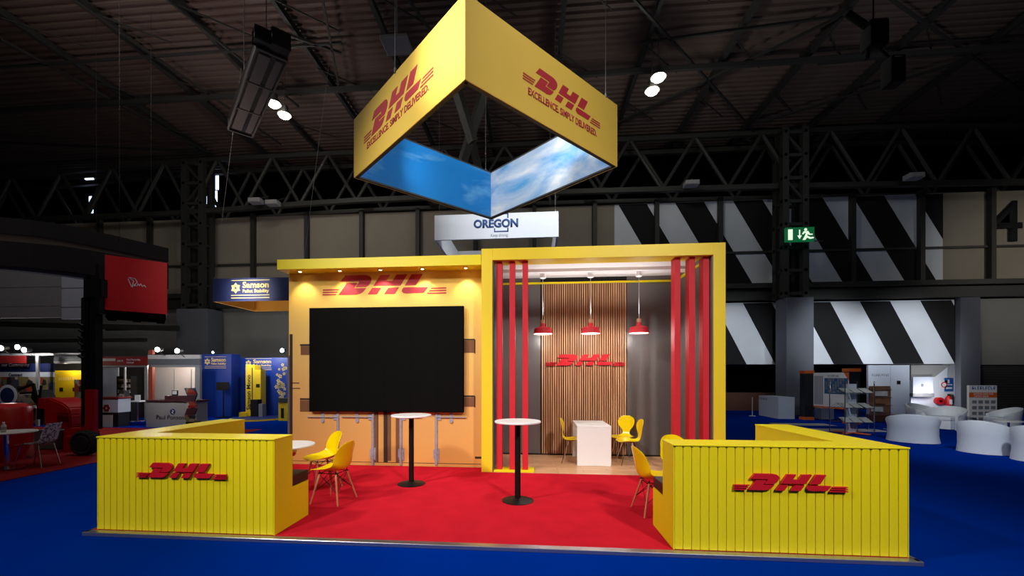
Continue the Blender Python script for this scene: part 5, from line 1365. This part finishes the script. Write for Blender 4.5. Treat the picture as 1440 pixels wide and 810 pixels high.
# brown planter row in front of recess
q = atZ(1290, 594, 0); b = MB(); b.box(q.x-1.6, q.x+0.9, q.y, q.y+0.3, 0, 0.28, .02, 1); tag(b.build('low_bench', 'dark_wood'), 'low brown bench along the lit white recess', 'bench')

# =============================================================== HALL LAMPS, HEATER, CAMERAS
def hall_lamp(x, y, lab, z=11.6, glow=True):
    q = atZ(x, y, z); t = thing('high_bay_lamp', q, lab, 'lamp', 'round high bay hall lamps')
    b = MB(); b.lathe([(0, .35), (.12, .35), (.14, .2), (.22, .1), (.25, 0), (.235, 0), (.2, .08), (0, .1)], q, 24); b.build('housing', 'dark_grey', t, True)
    b = MB(); b.lathe([(0, -.13), (.1, -.115), (.17, -.07), (.2, 0), (.2, .03), (0, .05)], q, 24); b.build('glowing_lens', 'lamp_glow', t, True)
    b = MB(); b.tube(q+Vector((0, 0, .35)), (q.x, q.y, ROOF-.005), .015, n=6); b.build('rod', 'steel_dark', t)
    return q
HL = [hall_lamp(385, 146, 'glowing round hall lamp just right of the dark heater'), hall_lamp(400, 162, 'lower glowing round hall lamp beside the dark heater'),
      hall_lamp(926, 109, 'upper glowing round hall lamp right of the yellow sign'), hall_lamp(917, 128, 'lower glowing round hall lamp right of the yellow sign')]
# heater
hz = 8.6
pa = atZ(383, 75, hz); pb = atZ(338, 186, hz)
dv = (pb-pa).normalized(); sv = Vector((-dv.y, dv.x, 0))
t = thing('radiant_heater', ((pa+pb)/2), 'long dark radiant heater hanging below the roof at upper left', 'heater')
Lh = (pb-pa).length; mt = Matrix((sv, dv, Vector((0, 0, 1)))).transposed().to_4x4(); mt.translation = (pa+pb)/2
b = MB(); b.box(-.27, .27, -Lh/2, Lh/2, 0, .3, .03, 2, mt=mt); b.build('housing', 'black', t)
b = MB(); b.box(-.24, -.1, -Lh/2+.15, Lh/2-.15, -.03, -.001, mt=mt); b.box(.0, .22, -Lh/2+.15, Lh/2-.15, -.03, -.001, mt=mt); b.build('reflector_glass', 'dark_grey', t)
b = MB(); b.box(-.31, -.28, -Lh/2, Lh/2, -.05, .02, mt=mt); b.box(.28, .31, -Lh/2, Lh/2, -.05, .02, mt=mt)
for k in range(4): b.box(-.3, .3, -Lh/2+Lh*k/3-.02, -Lh/2+Lh*k/3+.02, -.05, -.031, mt=mt)
b.build('guard_rail', 'dark_grey', t)
b = MB(); b.box(-.25, .05, -Lh/2-.35, -Lh/2-.01, 0, .3, .03, 2, mt=mt); b.box(.1, .35, -Lh/2-.25, -Lh/2-.01, 0.02, .25, .03, 2, mt=mt); b.build('burner_box', 'black', t)
b = MB()
for s_ in (-1, 1):
    p_ = (pa+pb)/2+dv*s_*Lh*.35; b.tube(p_+Vector((0, 0, .3)), (p_.x, p_.y, ROOF-.1), .012, n=6)
b.build('suspension_chain', 'steel_dark', t)
# dark hanging winch/speaker at upper right
q = atZ(1228, 40, 8.8)
t = thing('hanging_hoist', q, 'dark chain hoist with drooping cable bag at upper right', 'hoist')
b = MB(); b.box(q.x-.16, q.x+.2, q.y-.15, q.y+.15, q.z-.42, q.z+.1, .06, 2); b.build('hoist_body', 'hoist_grey', t, True)
b = MB(); b.tube(q+Vector((-.12, 0, .05)), q+Vector((-.5, 0, .35)), .07, n=10); b.tube(q+Vector((.12, 0, -.4)), q+Vector((.36, 0, -.66)), .03, n=8); b.tube(q+Vector((-.1, 0, -.4)), q+Vector((-.12, 0, -.62)), .04, n=8); b.tube(q+Vector((0, 0, .1)), (q.x, q.y, ROOF-.1), .015, n=6); b.build('chain', 'hoist_grey', t)
b = MB(); b.box(q.x+.24, q.x+.52, q.y-.13, q.y+.15, q.z-1.18, q.z-.64, .04, 2); b.build('lamp_box', 'hoist_grey', t, True)
b = MB(); b.box(q.x+.3, q.x+.42, q.y-.15, q.y-.131, q.z-.7, q.z-.68); b.build('pale_marking', 'counter_grey', t)
# unlit floodlights under the truss
for i, (x, y, lab) in enumerate([(360, 286, 'unlit floodlight under the truss, left of the yellow sign'), (384, 289, 'unlit floodlight beside the twin floodlight left of the yellow sign'), (972, 262, 'unlit floodlight under the truss left of the exit sign'), (1285, 252, 'unlit floodlight under the truss right of the exit sign')]):
    q = atY(x, y, 19.6); t = thing('floodlight', q, lab, 'floodlight', 'floodlights under the truss')
    b = MB(); b.box(q.x-.3, q.x+.3, q.y-.2, q.y+.2, q.z, q.z+.22, .04, 2); b.build('housing', 'ring_white', t)
    b = MB(); b.box(q.x-.24, q.x+.24, q.y-.23, q.y-.201, q.z+.02, q.z+.16); b.build('glass', 'counter_grey', t)
    b = MB(); b.tube((q.x, q.y, q.z+.2), (q.x+.25, q.y+.6, q.z+.6), .03); b.build('arm', 'steel_dark', t)
# square panel under roof (dim speaker)
q = atZ(558, 66, 11.5); b = MB(); b.box(q.x-.4, q.x+.4, q.y-.35, q.y+.35, q.z, q.z+.12, .02, 1); b.tube((q.x, q.y, q.z+.12), (q.x, q.y, ROOF-.05), .02, n=6)
tag(b.build('ceiling_speaker', 'shell_fascia'), 'small grey square panel hanging left of the yellow sign', 'speaker')

# =============================================================== LIGHTS
def spot(name, loc, tgt, power, size, blend, rad, col):
    l = bpy.data.lights.new(name, 'SPOT'); l.energy = power; l.spot_size = math.radians(size); l.spot_blend = blend; l.shadow_soft_size = rad; l.color = col
    o = bpy.data.objects.new(name, l); COL.objects.link(o); o.location = loc
    o.rotation_euler = (Vector(tgt)-Vector(loc)).to_track_quat('-Z', 'Y').to_euler(); return o
def point(name, loc, power, rad, col):
    l = bpy.data.lights.new(name, 'POINT'); l.energy = power; l.shadow_soft_size = rad; l.color = col
    o = bpy.data.objects.new(name, l); COL.objects.link(o); o.location = loc; return o
def area(name, loc, tgt, power, sx, sy, col):
    l = bpy.data.lights.new(name, 'AREA'); l.energy = power; l.shape = 'RECTANGLE'; l.size = sx; l.size_y = sy; l.color = col
    o = bpy.data.objects.new(name, l); COL.objects.link(o); o.location = loc
    o.rotation_euler = (Vector(tgt)-Vector(loc)).to_track_quat('-Z', 'Y').to_euler(); return o
W = (1.0, 0.965, 0.91); WW = (1.0, 0.86, 0.66); CW = (0.88, 0.94, 1.0)
spot('hall_key', (-7.4, 0.6, 8.4), (0.3, 6.9, 2.2), 2800, 56, 0.9, 0.35, W)
spot('hall_sign_spot', (-6.5, 1.0, 8.0), (-1.0, 5.5, 6.4), 4600, 19, 1.0, 0.2, (1, .98, .95))
spot('hall_sign_spot', (6.0, 0.0, 7.0), (0.4, 6.6, 6.2), 900, 34, 0.6, 0.3, W)  # extra spot added to brighten the right outer face of the sign
spot('hall_front', (5.0, -4.0, 9.0), (1.6, 5.2, 0.9), 4300, 50, 1.0, 0.5, W)
spot('hall_front', (-5.5, -3.5, 8.5), (-3.8, 5.2, 0.8), 3000, 54, 1.0, 0.5, W)  # extra spot added to brighten the left barrier and floor
spot('hall_front', (-2.0, -1.0, 9.0), (-2.8, 7.7, 0.6), 650, 36, 1.0, 0.4, W)
spot('hall_top', (1.5, 4.5, 12.2), (0.6, 6.2, 0.0), 1200, 50, 1.0, 0.5, W)
for (a_, c_, pw) in (('left', 'near', 92), ('near', 'right', 68)):
    m_ = (cn[a_]+cn[c_])/2; d_ = (cen-m_).normalized(); dd = (cn[c_]-cn[a_]).normalized()
    for k_ in (-0.8, 0.8):
        p_ = m_+d_*0.22+dd*k_; spot('sign_inner_fill', (p_.x, p_.y, 6.2), (p_.x+d_.x*3, p_.y+d_.y*3, 6.05), pw, 110, 0.6, 0.05, (0.95, 0.97, 1.0))  # unseen spots added inside the ring to brighten the sky prints
for p in spots_x:
    spot('canopy_spot', (p.x, p.y-0.0, p.z-0.03), (p.x, p.y+0.10, 2.9), 26, 95, 0.7, 0.02, WW)
for x in PEND:
    point('pendant_bulb', (x, 8.5, pz-1.27), 13.5, 0.05, (1, .97, .92))
for x in PEND:
    spot('niche_ceiling_fill', (x, 8.38, pz-0.85), (x, 8.42, pz), 26, 150, 0.8, 0.04, (.95, 1.0, 1.0))  # added light without a fixture, brightens the niche ceiling
for q in HL: point('high_bay', (q.x, q.y, q.z-0.15), 150, 0.18, (1, .98, .9))
area('hall_wash_right', (13, 10, 12.4), (14, 16, 0), 90, 6, 2, CW)
area('hall_wash_left', (-12, 8, 12.4), (-10, 19, 1), 200, 6, 2, W)
for X_, pw in ((9.5, 1900), (13.6, 3400), (17.2, 2900)):
    spot('stripe_fill', (X_-1.0, 11.0, 5.6), (X_, 21.0, 3.0), pw, 32, 0.9, 0.4, CW)  # added spots without fixtures, lift only the lower striped wall
spot('lounge_fill', (6.5, 3.5, 9.0), (10.5, 11.0, 0.3), 2600, 36, 1.0, 0.4, CW)  # unseen spot added to brighten the tub chairs
spot('oregon_fill', (3.8, 9.0, 10.5), (0.0, 13.0, 6.4), 2900, 40, 1.0, 0.3, CW)  # this and the next are unseen spots added to whiten the banner
spot('oregon_fill', (-4.8, 9.0, 10.5), (-1.0, 13.0, 6.4), 900, 40, 1.0, 0.3, CW)
spot('navy_lamp', (-8.0, 9.5, 11.0), (-7.5, 14.0, 4.6), 500, 40, 1.0, 0.3, W)
spot('left_wall_lamp', (-10, 12, 5.0), (-10, 21, 3.5), 900, 50, 1.0, 0.5, (1, .95, .85))
spot('right_wall_lamp', (24, 10, 7.0), (22, 21, 6.5), 1300, 50, 1.0, 0.5, (1, .95, .88))
spot('right_roof_fill', (10, 11, 6.0), (9, 13, 13.3), 330, 140, 1.0, 0.5, (1, 1, 1))  # unseen upward spot added to lift the dark roof on the right
spot('crate_fill', (-5.0, 6.0, 8.5), (-8.3, 9.8, 3.9), 420, 24, 1.0, 0.2, W)  # unseen spot added to brighten the red crate
spot('left_roof_fill', (-10, 9, 6.0), (-9, 12, 13.3), 800, 130, 1.0, 0.5, (1, .75, .7))  # unseen reddish upward spot added to tint and lift the left roof
point('recess_lamp', (atY(1312, 590, WY-.3).x, WY-0.5, 0.9), 45, 0.1, (1, .97, 1))
point('partition_lamp', (atY(1255, 590, KY).x, KY-1.2, 1.3), 14, 0.15, CW)
spot('board_fill', (9.0, 13.0, 6.0), (10.5, 16.8, 1.4), 260, 45, 1.0, 0.3, CW)  # unseen spot added to brighten the floorplan board
point('blue_booth_lamp', (atY(365, 500, 16.8).x, 16.4, 2.7), 70, 0.08, CW)
point('blue_booth_lamp', (atY(300, 500, 14.9).x, 14.7, 2.7), 14, 0.08, CW)
point('booth_lamp', (atY(245, 500, 14.9).x, 14.9, 2.2), 60, 0.08, (1, .85, .72))
point('counter_lamp', (atY(235, 500, 12.8).x, 12.3, 2.2), 75, 0.08, CW)
point('poster_lamp', (atY(92, 516, LY+0.85).x, LY+0.85, 2.05), 16, 0.05, WW)
point('collage_lamp', (atY(28, 500, LY-.4).x, LY-0.4, 2.5), 30, 0.08, W)
spot('machine_lamp', (-9.5, 5.5, 8.5), (-9.6, 8.9, 1.2), 240, 60, 1.0, 0.2, W)

w = bpy.data.worlds.new('world'); bpy.context.scene.world = w; w.use_nodes = True
w.node_tree.nodes['Background'].inputs[0].default_value = (0.55, 0.6, 0.7, 1); w.node_tree.nodes['Background'].inputs[1].default_value = 0.02

# =============================================================== CAMERA
cam = bpy.data.cameras.new('camera'); co = bpy.data.objects.new('camera', cam); COL.objects.link(co)
co.location = (0, 0, EYE); co.rotation_euler = (PI/2, 0, YAW)
cam.sensor_fit = 'HORIZONTAL'; cam.sensor_width = 36.0; cam.lens = FPX/1440.0*36.0
cam.shift_x = (720.0-CX)/1440.0; cam.shift_y = (CY-405.0)/1440.0
cam.clip_end = 200
bpy.context.scene.camera = co
sc0 = bpy.context.scene
sc0.view_settings.view_transform = 'Standard'; sc0.view_settings.look = 'None'; sc0.view_settings.gamma = 1.0; sc0.view_settings.use_curve_mapping = False
sc0.view_settings.exposure = 0.0
